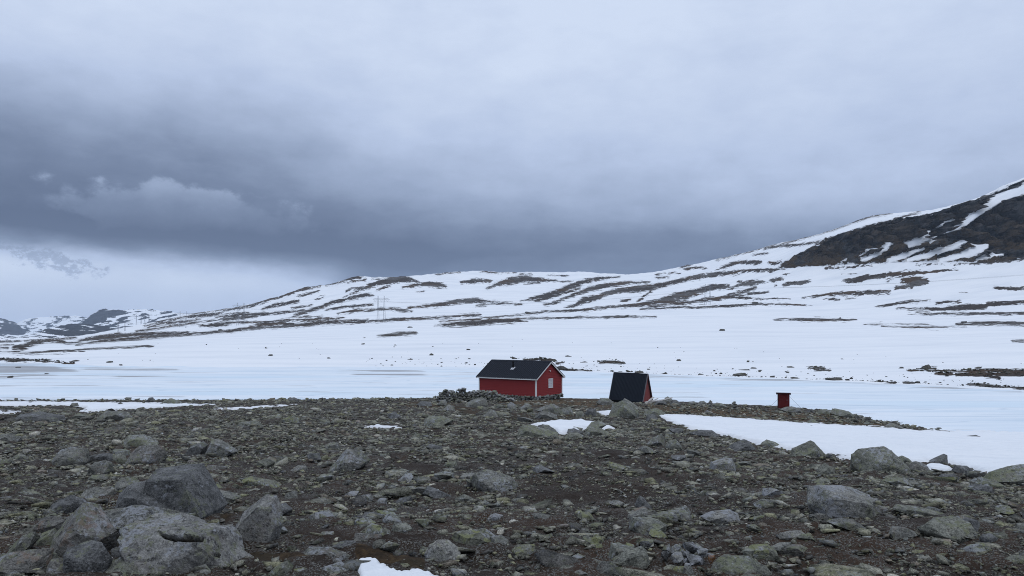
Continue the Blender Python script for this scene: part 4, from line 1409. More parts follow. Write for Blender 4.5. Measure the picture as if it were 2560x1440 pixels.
# heap of grey planks beside the A-frame and the stones they lie on
PY = 98.0
pl_def = [((1612, 1006), (1638, 1000), .22, "bleached plank at the foot of the A-frame's red gable"), ((1616, 1008), (1650, 1000), .20, "pale plank nearest the viewer in the heap by the A-frame"),
          ((1622, 1002), (1634, 993), .24, "short plank leaning on the A-frame's gable"), ((1640, 1006), (1668, 997), .22, "plank sloping up over the stones right of the A-frame"),
          ((1634, 1003), (1662, 998.5), .16, "thin plank crossing the middle of the plank heap"), ((1652, 1001), (1681, 994), .18, "dark plank end jutting right from the plank heap"), ((1628, 1004), (1645, 996), .15, "narrow plank propped between gable and plank heap")]
for i, (a, b_, w, lab) in enumerate(pl_def):
    Y0, Y1 = PY - .3 + .12 * i, PY + .5 + .1 * i
    pa = Vector(((a[0] - HX) / F * Y0, Y0, -(a[1] - HY) / F * Y0 + EYE))
    pb = Vector(((b_[0] - HX) / F * Y1, Y1, -(b_[1] - HY) / F * Y1 + EYE))
    o = MB().bar(pa - (pa + pb) / 2, pb - (pa + pb) / 2, w, .035, (.1 * (i % 3), -.5, 1)).build("plank", M_oldwood)
    o.location = (pa + pb) / 2
    props(o, lab, "plank", "old planks heaped beside the A-frame hut")

# ------------------------------------------------------------------ power line
def pylon(px, yb, hpx, label, sep_px=15, rz=0.0, simple=False):
    q = far_hit(px, yb)
    h = hpx / F * q.y
    root = empty("power_pylon", label, "pylon", (q.x, q.y, q.z - .6), rz, "pylons of the power line across the fell")
    sp = sep_px / F * q.y / 2
    th = .13 if not simple else .2
    for sx in (-1, 1):
        mb = MB()
        b0, b1 = h * .043, h * .012
        cn = lambda t_, i: Vector((sx * sp + (1 if i in (0, 3) else -1) * (b0 + (b1 - b0) * t_), (1 if i < 2 else -1) * (b0 + (b1 - b0) * t_), t_ * h))
        for i in range(4):
            mb.bar(cn(0, i), cn(1, i), th, th)
        N = 12 if not simple else 5
        for k in range(N):
            for i in range(4):
                j = (i + 1) % 4
                mb.bar(cn(k / N, i), cn((k + 1) / N, j), th * .55, th * .55)
        mb.build("mast", M_steel, root)
    mb = MB()
    zt = h * .86
    wd = sp * 2.7
    mb.bar((-wd, 0, zt + .0), (wd, 0, zt + .0), th * 1.4, th * 1.4)
    mb.bar((-wd * .85, 0, zt + h * .035), (wd * .85, 0, zt + h * .035), th * 1.1, th * 1.1)
    for sx in (-1, 1):
        mb.bar((sx * wd, 0, zt), (sx * wd * .85, 0, zt + h * .035), th, th)
        mb.bar((sx * wd * .85, 0, zt + h * .035), (sx * sp, 0, zt + h * .05), th, th)
    for k in range(10):
        xx = -wd * .8 + k * wd * .16
        mb.bar((xx, 0, zt), (xx + wd * .16, 0, zt + h * .035), th * .6, th * .6)
    mb.build("crossarm", M_steel, root)
    for zz in (.28, .55):
        MB().bar((-sp, 0, h * zz), (sp, 0, h * zz), th, th).build("tie_beam", M_steel, root)
    for sx in (-1, 0, 1):
        cxx = sx * sp * 1.9
        mb = MB()
        for s2 in (-1, 1):
            mb.bar((cxx + s2 * sp * .55, 0, zt), (cxx, 0, zt - h * .085), .14, .14)
        mb.build("insulator_string", M_steel, root)
    root["_tops"] = 0
    del root["_tops"]
    return root, [root.matrix_basis @ Vector((s * sp * 1.9, 0, zt - h * .085)) for s in (-1, 0, 1)]


bpy.context.view_layer.update()
PYL = [pylon(1769, 763, 54, "right-hand pylon standing among bare rock below the cliffs", 11, -.35), pylon(953, 803, 63, "nearest tall twin mast pylon above the long brown band left of the cabin", 15.5, .1),
       pylon(602, 813, 57, "twin mast pylon breaking the skyline at the left of the fell", 15, .25), pylon(458, 818, 40, "pylon low on the left slope near the valley", 14, .35),
       pylon(304, 829, 26, "small dark pylon in front of the distant hill", 15, .35, True), pylon(347, 803, 25, "left of two tiny pylons before the distant snowy mountain", 11, .2, True), pylon(367, 802, 25, "right of two tiny pylons before the distant snowy mountain", 10, .2, True)]
spans = [(0, 1), (1, 2), (2, 3)]


def cable(a, b, sag, label):
    mb = MB()
    N = 20
    pts = [a.lerp(b, i / N) - Vector((0, 0, sag * 4 * (i / N) * (1 - i / N))) for i in range(N + 1)]
    mid = a.copy()
    for p, q in zip(pts[:-1], pts[1:]):
        mb.tube(p - mid, q - mid, .045, .045, 4)
    o = mb.build("power_cable", M_wire)
    o.location = mid
    return props(o, label, "cable", "cables of the power line across the fell")


offp = far_hit(2900, 735)
for k, s_ in enumerate((-1, 0, 1)):
    tgt = Vector((offp.x + s_ * 7, offp.y, offp.z + 30))
    cable(PYL[0][1][k], tgt, 6, "thin power cable running right over the snow below the cliffs")
    cable(PYL[0][1][k], PYL[1][1][k], 9, "thin power cable strung between the two nearest pylons")
    cable(PYL[1][1][k], PYL[2][1][k], 6, "thin power cable strung left towards the skyline pylon")

# ------------------------------------------------------------------ boulders, each with its own outline (photo pixels) and place
NEARB = [
 ("big smooth dark block with a flat top behind the lower left rocks", 'dark', [(373,1202),(397,1169),(495,1163),(526,1204),(535,1226),(559,1266),(548,1283),(489,1312),(462,1310),(419,1305),(375,1290)], 5),
 ("dark rounded rock leaning against the big flat topped block", 'dark', [(292,1258),(305,1231),(331,1207),(362,1204),(373,1222),(410,1226),(449,1237),(458,1266),(471,1301),(419,1315),(331,1306),(292,1284)], 5),
 ("long low rock between the leaning rock and the pitted slab", 'grey', [(242,1283),(287,1274),(340,1261),(382,1263),(441,1283),(471,1303),(430,1335),(330,1340),(260,1325)], 5),
 ("large pitted slab with a dark water hollow at the lower left", 'slab', [(307,1327),(353,1287),(408,1281),(452,1292),(491,1314),(550,1327),(576,1351),(585,1373),(605,1403),(635,1425),(637,1455),(400,1475),(342,1400),(322,1366)], 5),
 ("upright pointed boulder right of the pitted slab", 'slab', [(587,1318),(611,1279),(662,1237),(692,1239),(697,1261),(710,1303),(701,1338),(673,1368),(616,1368),(600,1340)], 5),
 ("white topped rock wedged between pitted slab and pointed boulder", 'pale', [(528,1316),(576,1312),(605,1340),(612,1362),(600,1371),(572,1375),(537,1345)], 4),
 ("large rock with rusty and lilac stains at the lower left", 'rust', [(134,1395),(137,1336),(162,1295),(216,1254),(237,1264),(266,1292),(300,1323),(297,1340),(285,1375),(240,1395),(170,1400)], 5),
 ("dark round boulder below the rust stained rock", 'dark', [(153,1390),(175,1367),(219,1353),(250,1354),(272,1370),(286,1395),(270,1424),(237,1440),(190,1436),(160,1415)], 5),
 ("broad domed rock at the bottom edge below the pitted slab", 'green', [(240,1440),(272,1404),(312,1386),(350,1382),(384,1401),(416,1432),(420,1465),(330,1475),(244,1465)], 5),
 ("greyish pink rock at the bottom edge left of the domed rock", 'rust', [(106,1440),(134,1392),(162,1398),(203,1429),(210,1460),(150,1470),(106,1465)], 4),
 ("broad brownish slab at the left edge below the rust stained rock", 'rust', [(-60,1405),(0,1395),(56,1373),(128,1373),(125,1404),(109,1432),(20,1440),(-60,1440)], 5),
 ("green flat rock in the bottom left corner", 'green', [(-40,1440),(0,1426),(47,1424),(103,1439),(106,1462),(30,1475),(-40,1470)], 4),
 ("lilac grey stone beside the upper left of the rust stained rock", 'rust', [(84,1316),(103,1295),(137,1289),(162,1301),(159,1325),(130,1338),(95,1335)], 4),
 ("dark green edged stone left of the rust stained rock", 'green', [(87,1358),(103,1333),(137,1320),(141,1364),(122,1374),(100,1372)], 4),
 ("long leaning stone at the far lower left", 'grey', [(19,1385),(34,1358),(62,1336),(94,1326),(97,1345),(69,1378),(40,1392)], 4),
 ("dark low rock behind the rust stained rock", 'dark', [(116,1282),(134,1258),(175,1236),(200,1246),(215,1262),(200,1282),(150,1288)], 4),
 ("small dark stone between the dark round boulder and pitted slab", 'dark', [(275,1372),(300,1364),(328,1383),(315,1396),(288,1398)], 3),
 ("small lichened stone right of the rust stained rock", 'green', [(269,1360),(306,1336),(322,1338),(319,1362),(281,1372)], 3),
 ("grey domed boulder at left with a sloping back", 'grey', [(123,1151),(147,1126),(184,1114),(216,1123),(223,1154),(200,1172),(134,1172)], 4),
 ("broad tan topped boulder right of the grey domed boulder", 'rust', [(319,1161),(325,1136),(347,1114),(384,1111),(409,1117),(416,1139),(403,1160),(356,1167)], 4),
 ("flat green rock behind the tan topped boulder", 'green', [(303,1113),(316,1089),(359,1086),(394,1101),(404,1116),(337,1120)], 4),
 ("left stone of the dark split pair", 'dark', [(459,1140),(478,1114),(506,1104),(522,1111),(516,1134),(494,1144)], 4),
 ("right angular stone of the dark split pair", 'grey', [(519,1131),(531,1098),(544,1098),(562,1107),(591,1120),(597,1128),(562,1145),(531,1144)], 4),
 ("light grey stone in front of the tan topped boulder", 'grey', [(223,1184),(231,1157),(262,1150),(278,1157),(281,1178),(262,1191)], 4),
 ("dark stone wedged behind the light grey stone", 'dark', [(231,1150),(244,1136),(275,1131),(291,1145),(287,1159),(237,1156)], 4),
 ("small greenish stone touching the tan topped boulder", 'green', [(281,1138),(309,1128),(319,1151),(309,1163),(291,1163)], 3),
 ("low slab below the light grey stone", 'grey', [(216,1200),(231,1187),(266,1186),(270,1198),(234,1206)], 3),
 ("long flat slab crusted with yellow lichen right of the dark block", 'yellow', [(606,1199),(625,1190),(687,1201),(709,1214),(700,1222),(625,1209)], 4),
 ("grey wedge lying right of the big dark block", 'grey', [(528,1234),(544,1225),(578,1232),(600,1242),(594,1253),(556,1261)], 4),
 ("small lichened stone behind the grey wedge", 'yellow', [(528,1215),(544,1209),(562,1222),(545,1228),(531,1226)], 3),
 ("lichened stone behind the leaning dark rock", 'green', [(287,1209),(306,1193),(337,1192),(350,1204),(332,1222),(291,1224)], 4),
 ("wide dark outcrop near the snow strip at the left", 'dark', [(31,1053),(47,1036),(94,1029),(156,1039),(162,1050),(103,1059)], 4),
 ("wide grey outcrop below the snow strip", 'grey', [(237,1052),(250,1036),(269,1026),(312,1029),(331,1042),(331,1052),(280,1056)], 4),
 ("greenish rock at the left edge below the snow", 'grey', [(-20,1105),(0,1086),(30,1082),(50,1092),(48,1106),(10,1110)], 4),
 ("pointed lichened rock at the bottom edge right of the pitted slab", 'green', [(659,1445),(687,1417),(722,1397),(731,1414),(730,1455),(690,1465)], 4),
 ("small pale lichened rock at the bottom edge", 'yellow', [(731,1450),(734,1423),(760,1419),(788,1438),(785,1460),(750,1465)], 4),
 ("long ledge of grey rock left of the bottom snow patch", 'grey', [(759,1380),(772,1367),(825,1367),(866,1382),(881,1398),(875,1409),(831,1404),(775,1400)], 4),
 ("flat dark rock behind the grey ledge", 'dark', [(828,1368),(850,1354),(884,1353),(903,1367),(894,1381),(850,1383)], 4),
 ("mossy domed rock touching the bottom snow patch", 'green', [(784,1440),(809,1414),(850,1407),(884,1426),(891,1452),(840,1465),(790,1460)], 4),
 ("grey and yellow stone above the bottom snow patch", 'yellow', [(912,1331),(925,1311),(950,1312),(975,1326),(978,1341),(931,1352)], 4),
 ("low green humped stone above the grey and yellow one", 'green', [(950,1306),(966,1286),(981,1282),(1003,1298),(1009,1309),(975,1312)], 4),
 ("pale cracked boulder at bottom centre", 'pale', [(1062,1384),(1072,1361),(1094,1348),(1119,1351),(1150,1373),(1153,1386),(1116,1398),(1069,1403)], 4),
 ("broad rock covered in bright yellow lichen at bottom centre", 'yellow', [(1128,1347),(1137,1329),(1162,1325),(1212,1323),(1237,1339),(1244,1350),(1212,1363),(1159,1361)], 4),
 ("rounded yellow lichened stone right of the bright yellow rock", 'yellow', [(1278,1375),(1291,1361),(1337,1359),(1344,1373),(1337,1388),(1300,1391)], 4),
 ("big rugged boulder alone at the centre of the stony ground", 'grey', [(1172,1197),(1187,1179),(1216,1173),(1244,1179),(1284,1195),(1300,1222),(1284,1228),(1219,1233),(1190,1230),(1180,1213)], 5),
 ("sloping grey boulder left of centre", 'grey', [(822,1172),(847,1142),(869,1120),(903,1126),(925,1151),(919,1160),(875,1178),(837,1183)], 4),
 ("small ridge backed rock behind the sloping grey boulder", 'grey', [(806,1118),(825,1106),(847,1107),(850,1121),(825,1124)], 3),
 ("broad pale green boulder left of the small snow patch", 'green', [(1059,1050),(1072,1040),(1106,1039),(1134,1048),(1131,1059),(1081,1069),(1062,1063)], 4),
 ("low stone above the centre boulder", 'green', [(1106,1166),(1119,1154),(1141,1154),(1146,1168),(1120,1173)], 3),
 ("right stone of a small pair left of the centre boulder", 'dark', [(984,1256),(1000,1245),(1028,1239),(1031,1251),(1009,1263)], 3),
 ("left stone of a small pair left of the centre boulder", 'grey', [(937,1258),(950,1245),(969,1245),(967,1263),(948,1265)], 3),
 ("stone half covered in bright lichen right of the centre", 'yellow', [(1441,1291),(1450,1279),(1475,1282),(1487,1296),(1456,1299)], 3),
 ("flat whitish slab lying on dark soil", 'pale', [(797,1337),(806,1329),(834,1329),(838,1339),(812,1342)], 3),
 ("square shouldered boulder left of the fire ring stones", 'green', [(1528,1398),(1552,1379),(1604,1367),(1616,1373),(1625,1408),(1587,1422),(1546,1415)], 4),
 ("bluish round boulder at the bottom edge left of the square one", 'grey', [(1480,1435),(1502,1405),(1528,1402),(1546,1417),(1557,1450),(1520,1465),(1482,1460)], 4),
 ("big lichened boulder at the bottom edge right of the fire ring", 'green', [(1759,1435),(1788,1396),(1814,1388),(1837,1393),(1878,1393),(1916,1414),(1931,1437),(1938,1465),(1840,1480),(1759,1465)], 5),
 ("yellow green wedge boulder at lower right of centre", 'yellow', [(1855,1381),(1878,1361),(1916,1357),(1940,1376),(1943,1390),(1900,1399)], 4),
 ("dark leaning stone in the open gravel", 'dark', [(1587,1264),(1598,1239),(1610,1245),(1630,1268),(1625,1279),(1600,1279)], 4),
 ("left flat rock of two in the gravel", 'grey', [(1630,1284),(1671,1277),(1709,1274),(1727,1282),(1727,1299),(1706,1302),(1663,1291)], 4),
 ("right flat rock of two with a white face", 'pale', [(1747,1290),(1779,1277),(1826,1274),(1846,1285),(1852,1305),(1808,1311),(1765,1303)], 4),
 ("light blue grey speckled block alone on the gravel at right", 'pale', [(1772,1168),(1776,1154),(1814,1144),(1829,1145),(1840,1166),(1838,1182),(1808,1180),(1776,1175)], 4),
 ("ridge backed rock with a steep right face", 'grey', [(1610,1112),(1633,1093),(1654,1083),(1662,1096),(1665,1118),(1642,1116)], 4),
 ("blunt lichened rock right of the ridge backed rock", 'green', [(1662,1118),(1671,1102),(1689,1097),(1703,1113),(1708,1126),(1680,1128)], 4),
 ("low dark ledge against the snow", 'dark', [(1721,1082),(1750,1074),(1779,1075),(1800,1090),(1772,1093),(1735,1091)], 4),
 ("dark humped boulder at the snow edge", 'dark', [(1812,1126),(1832,1107),(1858,1097),(1872,1102),(1890,1119),(1892,1131),(1837,1133)], 4),
 ("yellowish pointed rock lying out in the snow", 'green', [(1900,1112),(1905,1106),(1919,1099),(1937,1105),(1966,1120),(1930,1121),(1905,1118)], 4),
 ("lichened peaked boulder at the snow edge left of the biggest", 'green', [(1974,1139),(1979,1121),(2027,1101),(2040,1107),(2064,1137),(2058,1145),(2013,1146)], 4),
 ("biggest boulder on the right crest with a smooth dark top", 'green', [(2124,1160),(2132,1137),(2153,1123),(2209,1113),(2219,1118),(2225,1134),(2240,1142),(2267,1163),(2264,1182),(2220,1184),(2164,1180),(2138,1176)], 5),
 ("rounded brown boulder right of the biggest crest boulder", 'rust', [(2262,1178),(2269,1158),(2288,1151),(2312,1158),(2325,1174),(2306,1180)], 4),
 ("low boulder peering over the crest behind the rounded brown one", 'green', [(2236,1150),(2245,1141),(2259,1139),(2275,1147),(2282,1158),(2256,1160)], 4),
 ("tilted fin of rock standing against the snow", 'dark', [(2313,1164),(2328,1151),(2346,1144),(2362,1135),(2367,1137),(2363,1157),(2349,1163)], 4),
 ("huge sloping boulder cut by the right edge", 'green', [(2463,1197),(2481,1181),(2520,1166),(2560,1159),(2600,1160),(2630,1192),(2600,1210),(2520,1206)], 5),
 ("dark low boulder on the crest left of the huge edge boulder", 'dark', [(2383,1178),(2388,1163),(2417,1164),(2430,1173),(2425,1183),(2400,1185)], 4),
 ("large square block with a white quartz face at right", 'pale', [(2013,1256),(2027,1218),(2040,1210),(2064,1216),(2111,1216),(2148,1226),(2185,1242),(2185,1270),(2167,1300),(2132,1298),(2085,1294),(2048,1288),(2030,1272)], 5),
 ("flat grey slab in front of the quartz faced block", 'grey', [(2064,1302),(2095,1292),(2127,1295),(2174,1322),(2150,1328),(2100,1316)], 4),
 ("long sloping slab right of the quartz faced block", 'green', [(2230,1273),(2243,1261),(2296,1267),(2364,1284),(2343,1295),(2283,1293)], 4),
 ("large rounded boulder with a vertical crack at lower right", 'green', [(2296,1323),(2312,1305),(2357,1294),(2396,1292),(2423,1305),(2449,1332),(2441,1350),(2388,1356),(2349,1352),(2312,1338)], 5),
 ("dark rounded stone touching the cracked boulder's right side", 'dark', [(2449,1347),(2457,1334),(2481,1333),(2492,1345),(2481,1360),(2460,1358)], 4),
 ("bright yellow lichened hump at the lower right", 'yellow', [(2401,1379),(2423,1361),(2462,1358),(2494,1377),(2496,1389),(2441,1388)], 4),
 ("flat slab below the biggest crest boulder", 'green', [(2200,1199),(2225,1192),(2264,1195),(2283,1213),(2243,1216)], 4),
 ("tent shaped rock left below the biggest crest boulder", 'green', [(2037,1186),(2048,1166),(2064,1158),(2085,1171),(2089,1184),(2060,1189)], 4),
 ("small dark knob beside the lichened peaked boulder", 'dark', [(2064,1142),(2069,1133),(2079,1134),(2085,1145)], 3),
 ("small tilted block propped right of the quartz faced block", 'rust', [(2180,1281),(2198,1263),(2217,1268),(2211,1281),(2195,1290)], 3),
 ("bluish low stone below the tent shaped rock", 'green', [(2030,1205),(2055,1195),(2075,1200),(2076,1209),(2045,1211)], 3),
 ("dark hollow sided rock under the crest at right", 'dark', [(2335,1198),(2350,1185),(2385,1183),(2400,1196),(2380,1206),(2350,1206)], 4),
 ("sloping lichened rock left of the huge edge boulder", 'green', [(2425,1205),(2450,1192),(2495,1203),(2525,1222),(2490,1226),(2440,1216)], 4),
 ("low lichened stone in the lower right corner", 'green', [(2510,1400),(2530,1386),(2565,1390),(2580,1408),(2540,1412)], 4),
 ("low brown slab at the right beyond the cracked boulder", 'rust', [(2380,1300),(2400,1287),(2440,1300),(2455,1318),(2430,1322)], 3),
 ("flat yellow stone at the bottom right of the fire ring", 'yellow', [(1670,1432),(1690,1414),(1728,1418),(1735,1434),(1700,1442)], 3),
 ("small yellow tipped rock behind the square shouldered boulder", 'yellow', [(1556,1375),(1566,1356),(1585,1362),(1590,1374),(1570,1378)], 3),
 ("small green triangular stone at bottom right of centre", 'yellow', [(1467,1370),(1485,1357),(1505,1360),(1510,1374),(1485,1378)], 3),
 ("low bluish slab right of the bottom snow", 'grey', [(1195,1440),(1210,1425),(1245,1428),(1255,1442),(1220,1448)], 3),
 ("low lichened stone on the spit side of the snow patch", 'green', [(1900,1385),(1915,1374),(1930,1380),(1930,1392)], 3),
 ("low pale rock right of the sloping grey boulder", 'pale', [(1215,1295),(1236,1282),(1258,1288),(1250,1302),(1225,1303)], 3),
]
MID = [
 ("left dark rock under the plank heap by the A-frame", 'dark', [(1634,1012),(1642,1003),(1658,1001),(1668,1008),(1664,1014)], 3),
 ("peaked pale topped rock rising behind the plank heap", 'grey', [(1655,1008),(1662,994),(1670,991),(1680,997),(1686,1008)], 3),
 ("long dark rock right of the plank heap", 'dark', [(1672,1012),(1680,999),(1692,1000),(1702,1008),(1704,1013)], 3),
 ("light grey boulder in front of the dry stone wall", 'grey', [(1159,1020),(1170,1005),(1195,995),(1215,997),(1220,1012),(1200,1019)], 3),
 ("small greenish stone below the wall's right end", 'green', [(1235,1015),(1242,1010),(1260,1012),(1257,1020),(1242,1021)], 3),
 ("pale pointed stone below the cabin's left half", 'pale', [(1267,1012),(1277,1004),(1290,1012),(1292,1022),(1272,1026)], 3),
 ("low grey boulder below the cabin's middle", 'grey', [(1297,1022),(1315,1009),(1327,1012),(1331,1028),(1305,1029)], 3),
 ("broad grey boulder below the cabin's near corner", 'grey', [(1337,1024),(1360,1015),(1385,1009),(1402,1020),(1395,1036),(1360,1034)], 3),
 ("yellow green boulder below the cabin's gable", 'green', [(1397,1032),(1407,1020),(1427,1017),(1437,1038),(1420,1040)], 3),
 ("low boulder above the left end of the snow patch", 'grey', [(1335,1047),(1347,1030),(1362,1026),(1392,1037),(1395,1048),(1370,1052)], 3),
 ("rounded stone left of the snow tongue", 'green', [(1437,1043),(1442,1030),(1455,1026),(1462,1037),(1457,1046)], 3),
 ("dark jagged stone beside the snow tongue", 'dark', [(1462,1034),(1470,1022),(1490,1022),(1490,1038),(1472,1041)], 3),
 ("largest boulder in front of the A-frame hut", 'green', [(1520,1042),(1532,1012),(1555,1000),(1585,1012),(1597,1030),(1599,1042),(1560,1049)], 4),
 ("tilted wedge resting on the largest boulder before the A-frame", 'grey', [(1554,1007),(1562,996),(1575,1002),(1607,1022),(1605,1028),(1580,1020)], 3),
 ("round topped boulder left of the A-frame's foot", 'grey', [(1490,1006),(1500,995),(1520,995),(1535,1005),(1533,1016),(1500,1014)], 3),
 ("flat topped boulder right of the largest one before the A-frame", 'green', [(1605,1041),(1615,1025),(1630,1021),(1655,1025),(1664,1034),(1635,1038)], 3),
 ("very dark undercut boulder at the snow's left end", 'dark', [(1614,1050),(1617,1037),(1635,1034),(1645,1047),(1637,1055)], 3),
 ("broad boulder at the left tip of the snow patch", 'green', [(1285,1089),(1302,1065),(1322,1062),(1350,1072),(1367,1080),(1395,1082),(1397,1093),(1322,1095)], 4),
 ("smooth boulder dipping into the snow patch", 'grey', [(1347,1070),(1355,1060),(1372,1062),(1390,1075),(1397,1088),(1367,1086)], 3),
 ("dark boulder at the lower edge of the snow patch", 'dark', [(1415,1086),(1420,1072),(1435,1071),(1462,1080),(1455,1088)], 3),
 ("lichened boulder at the right end of the snow patch", 'green', [(1457,1087),(1465,1070),(1482,1064),(1505,1072),(1525,1083),(1495,1092)], 4),
 ("low boulder just below the snow patch", 'green', [(1408,1094),(1422,1082),(1445,1081),(1462,1091),(1442,1099)], 3),
 ("left flat stone lying in the snow patch", 'grey', [(1392,1066),(1398,1062),(1412,1063),(1416,1067)], 3),
 ("right flat stone lying in the snow patch", 'grey', [(1432,1061),(1440,1057),(1455,1060),(1458,1062)], 3),
 ("long stone at the front of the snow patch", 'grey', [(1418,1073),(1435,1066),(1458,1071),(1455,1075),(1435,1076)], 3),
 ("square grey stone on the spit left of the cairns", 'grey', [(1720,1010),(1721,1004),(1736,1003),(1741,1007),(1738,1014)], 3),
 ("rounded boulder on the spit beside the slim cairn", 'grey', [(1742,1013),(1749,1003),(1760,1002),(1769,1009),(1768,1017)], 3),
 ("low humped boulder on the spit between the cairns", 'green', [(1782,1011),(1793,1006),(1806,1009),(1819,1016),(1806,1021),(1787,1020)], 3),
 ("pale pointed stone in the heath below the cairns", 'pale', [(1761,1034),(1765,1024),(1776,1029),(1781,1034)], 3),
 ("pale domed boulder in front of the outhouse", 'grey', [(1950,1024),(1964,1017),(1981,1016),(2001,1022),(2006,1033),(1970,1032)], 3),
 ("small peaked boulder right of the outhouse", 'dark', [(2014,1031),(2023,1022),(2034,1025),(2036,1033)], 3),
 ("left half of the long double boulder on the spit", 'green', [(2036,1034),(2050,1024),(2068,1022),(2076,1029),(2070,1037),(2044,1039)], 3),
 ("right half of the long double boulder on the spit", 'green', [(2072,1032),(2080,1021),(2096,1022),(2122,1028),(2138,1041),(2127,1048),(2096,1042)], 3),
 ("small fin of rock at the end of the double boulder", 'grey', [(2136,1044),(2140,1034),(2150,1042),(2155,1050)], 3),
 ("lichened stone at the spit's snowy foot", 'green', [(2016,1057),(2029,1046),(2047,1055),(2051,1060),(2030,1061)], 3),
 ("low stone in rusty heath near the spit's end", 'green', [(2158,1060),(2168,1053),(2186,1062),(2172,1065)], 3),
 ("last bumpy rock at the tip of the spit", 'grey', [(2208,1067),(2224,1057),(2235,1058),(2256,1068),(2268,1074),(2235,1073)], 3),
 ("flat stone just off the spit's tip", 'grey', [(2270,1074),(2279,1070),(2291,1075)], 3),
 ("round stone in the ice beyond the spit's tip", 'grey', [(2322,1079),(2330,1073),(2339,1080)], 3),
 ("low flat stone out in the ice at right", 'dark', [(2414,1090),(2428,1089),(2439,1087),(2456,1093),(2436,1095)], 3),
 ("dark flat stone in the snow below the spit", 'dark', [(2124,1100),(2136,1098),(2153,1102),(2138,1104)], 3),
 ("thin dark stone in the snow under the spit's end", 'dark', [(2143,1069),(2155,1068),(2168,1070),(2155,1072)], 3),
 ("dark round boulder at the left lake shore", 'dark', [(366,1004),(371,994),(382,993),(388,1003),(378,1007)], 3),
 ("wide boulder at the left lake shore", 'green', [(404,1010),(410,1000),(425,997),(445,1000),(456,1008),(430,1011)], 3),
 ("boulder at the shore left of the dry stone wall", 'dark', [(717,1005),(722,996),(735,993),(747,998),(746,1006)], 3),
 ("pointed boulder between the snow strips at left", 'grey', [(171,1018),(180,1007),(195,1007),(197,1018)], 3),
 ("peaked stone in the snow strip at left", 'dark', [(288,1013),(300,1005),(312,1013)], 3),
 ("small rock at the shore near the left edge", 'dark', [(5,995),(12,990),(24,993),(28,997)], 3),
 ("dark outcrop on the crest left of the dry stone wall", 'dark', [(1040,1012),(1052,1003),(1075,1004),(1082,1013),(1060,1017)], 3),
 ("grey boulder at the foot of the dry stone wall", 'grey', [(1092,1012),(1104,1000),(1114,998),(1120,1012),(1105,1017)], 3),
 ("dark topped boulder left in front of the wall", 'grey', [(1105,1024),(1120,1012),(1134,1014),(1140,1026),(1120,1030)], 3),
 ("grey pyramid boulder in the rubble below the wall", 'grey', [(1205,1040),(1228,1023),(1240,1030),(1248,1044),(1225,1047)], 3),
]
for lab, mt, pts, sub in NEARB:
    pit = [[(397,1329),(412,1337),(440,1340),(470,1338),(509,1345),(506,1352),(470,1353),(430,1351),(408,1343)], [(366,1291),(378,1285),(398,1290),(380,1296)], [(532,1388),(540,1384),(548,1386),(547,1391)]] if lab.startswith("large pitted") else None
    kw = dict(amp=.06)
    if lab.startswith("big smooth"):
        kw = dict(amp=.022, thick=1.15, block=.85)
    elif pit:
        kw = dict(cuts=5, amp=.055, pit=pit, hullrock=False)
        sub = 6
    elif "block" in lab or "upright" in lab or "split pair" in lab or "square" in lab or "wedge" in lab:
        kw = dict(amp=.045, block=.65)
    elif "round" in lab or "dome" in lab or "hump" in lab or "smooth" in lab:
        kw = dict(amp=.075, soft=3)
    boulder(lab, mt, pts, sub, **kw)
for lab, mt, pts, sub in MID:
    boulder(lab, mt, pts, sub, group="boulders around the huts and along the spit")

# stones of the fire ring at the bottom right of centre: each its own thing
FR = [(905,1265,75,80,'dark',"dark round stone at the left of the fire ring"), (990,1210,75,70,'pale',"pale cube shaped stone at the back of the fire ring"), (1000,1275,110,65,'pale',"long pale stone at the front left of the fire ring"),
      (1070,1250,70,50,'grey',"small grey stone inside the fire ring"), (1110,1185,140,80,'dark',"dark slab tilted over the back of the fire ring"), (1215,1230,95,60,'grey',"grey slab stacked at the fire ring's right"),
      (1232,1258,60,35,'pale',"small pale stone under the slab at the fire ring's right"), (1170,1325,165,105,'dark',"largest dark angular stone at the front of the fire ring"), (1095,1355,60,50,'pale',"whitish stone left of the largest fire ring stone"),
      (1035,1325,60,60,'grey',"dull stone at the fire ring's lower left"), (1075,1305,45,35,'pale',"smallest pale stone in the fire ring's middle"), (1290,1262,60,30,'grey',"flat stone at the right end of the fire ring"),
      (1300,1295,65,75,'rust',"orange brown stone beside the big lichened boulder"), (910,1205,75,60,'grey',"pointed stone at the upper left of the fire ring")]
if 'orange' not in M_ROCK:
    M_ROCK['orange'] = rock_material("orange_rock", (.10, .045, .02), (.30, .17, .09), 0, .2)
for i, (zx, zy, w, h, mt, lab) in enumerate(FR):
    px, py, w, h = 1400 + zx / 3.428, 1020 + zy / 3.428, w / 3.428, h / 3.428
    Yd = near_hit(px, min(1425, 1410 + (py - 1390) * .5))
    o = link("stone", rock_mesh("stone", 700 + i, M_ROCK['orange' if mt == 'rust' else mt], .2, 13))
    o.location = ((px - HX) / F * Yd, Yd, -(py - HY) / F * Yd + EYE)
    o.scale = (w / F * Yd * .55, max(w, h) / F * Yd * .48, h / F * Yd * .56)
    o.rotation_euler = (.1, .55 if i == 4 else r_.uniform(-.2, .2), r_.uniform(-.5, .5))
    props(o, lab, "stone", "stones of the fire ring")
    foot.append((o.location.x, o.location.y, .12, .12))

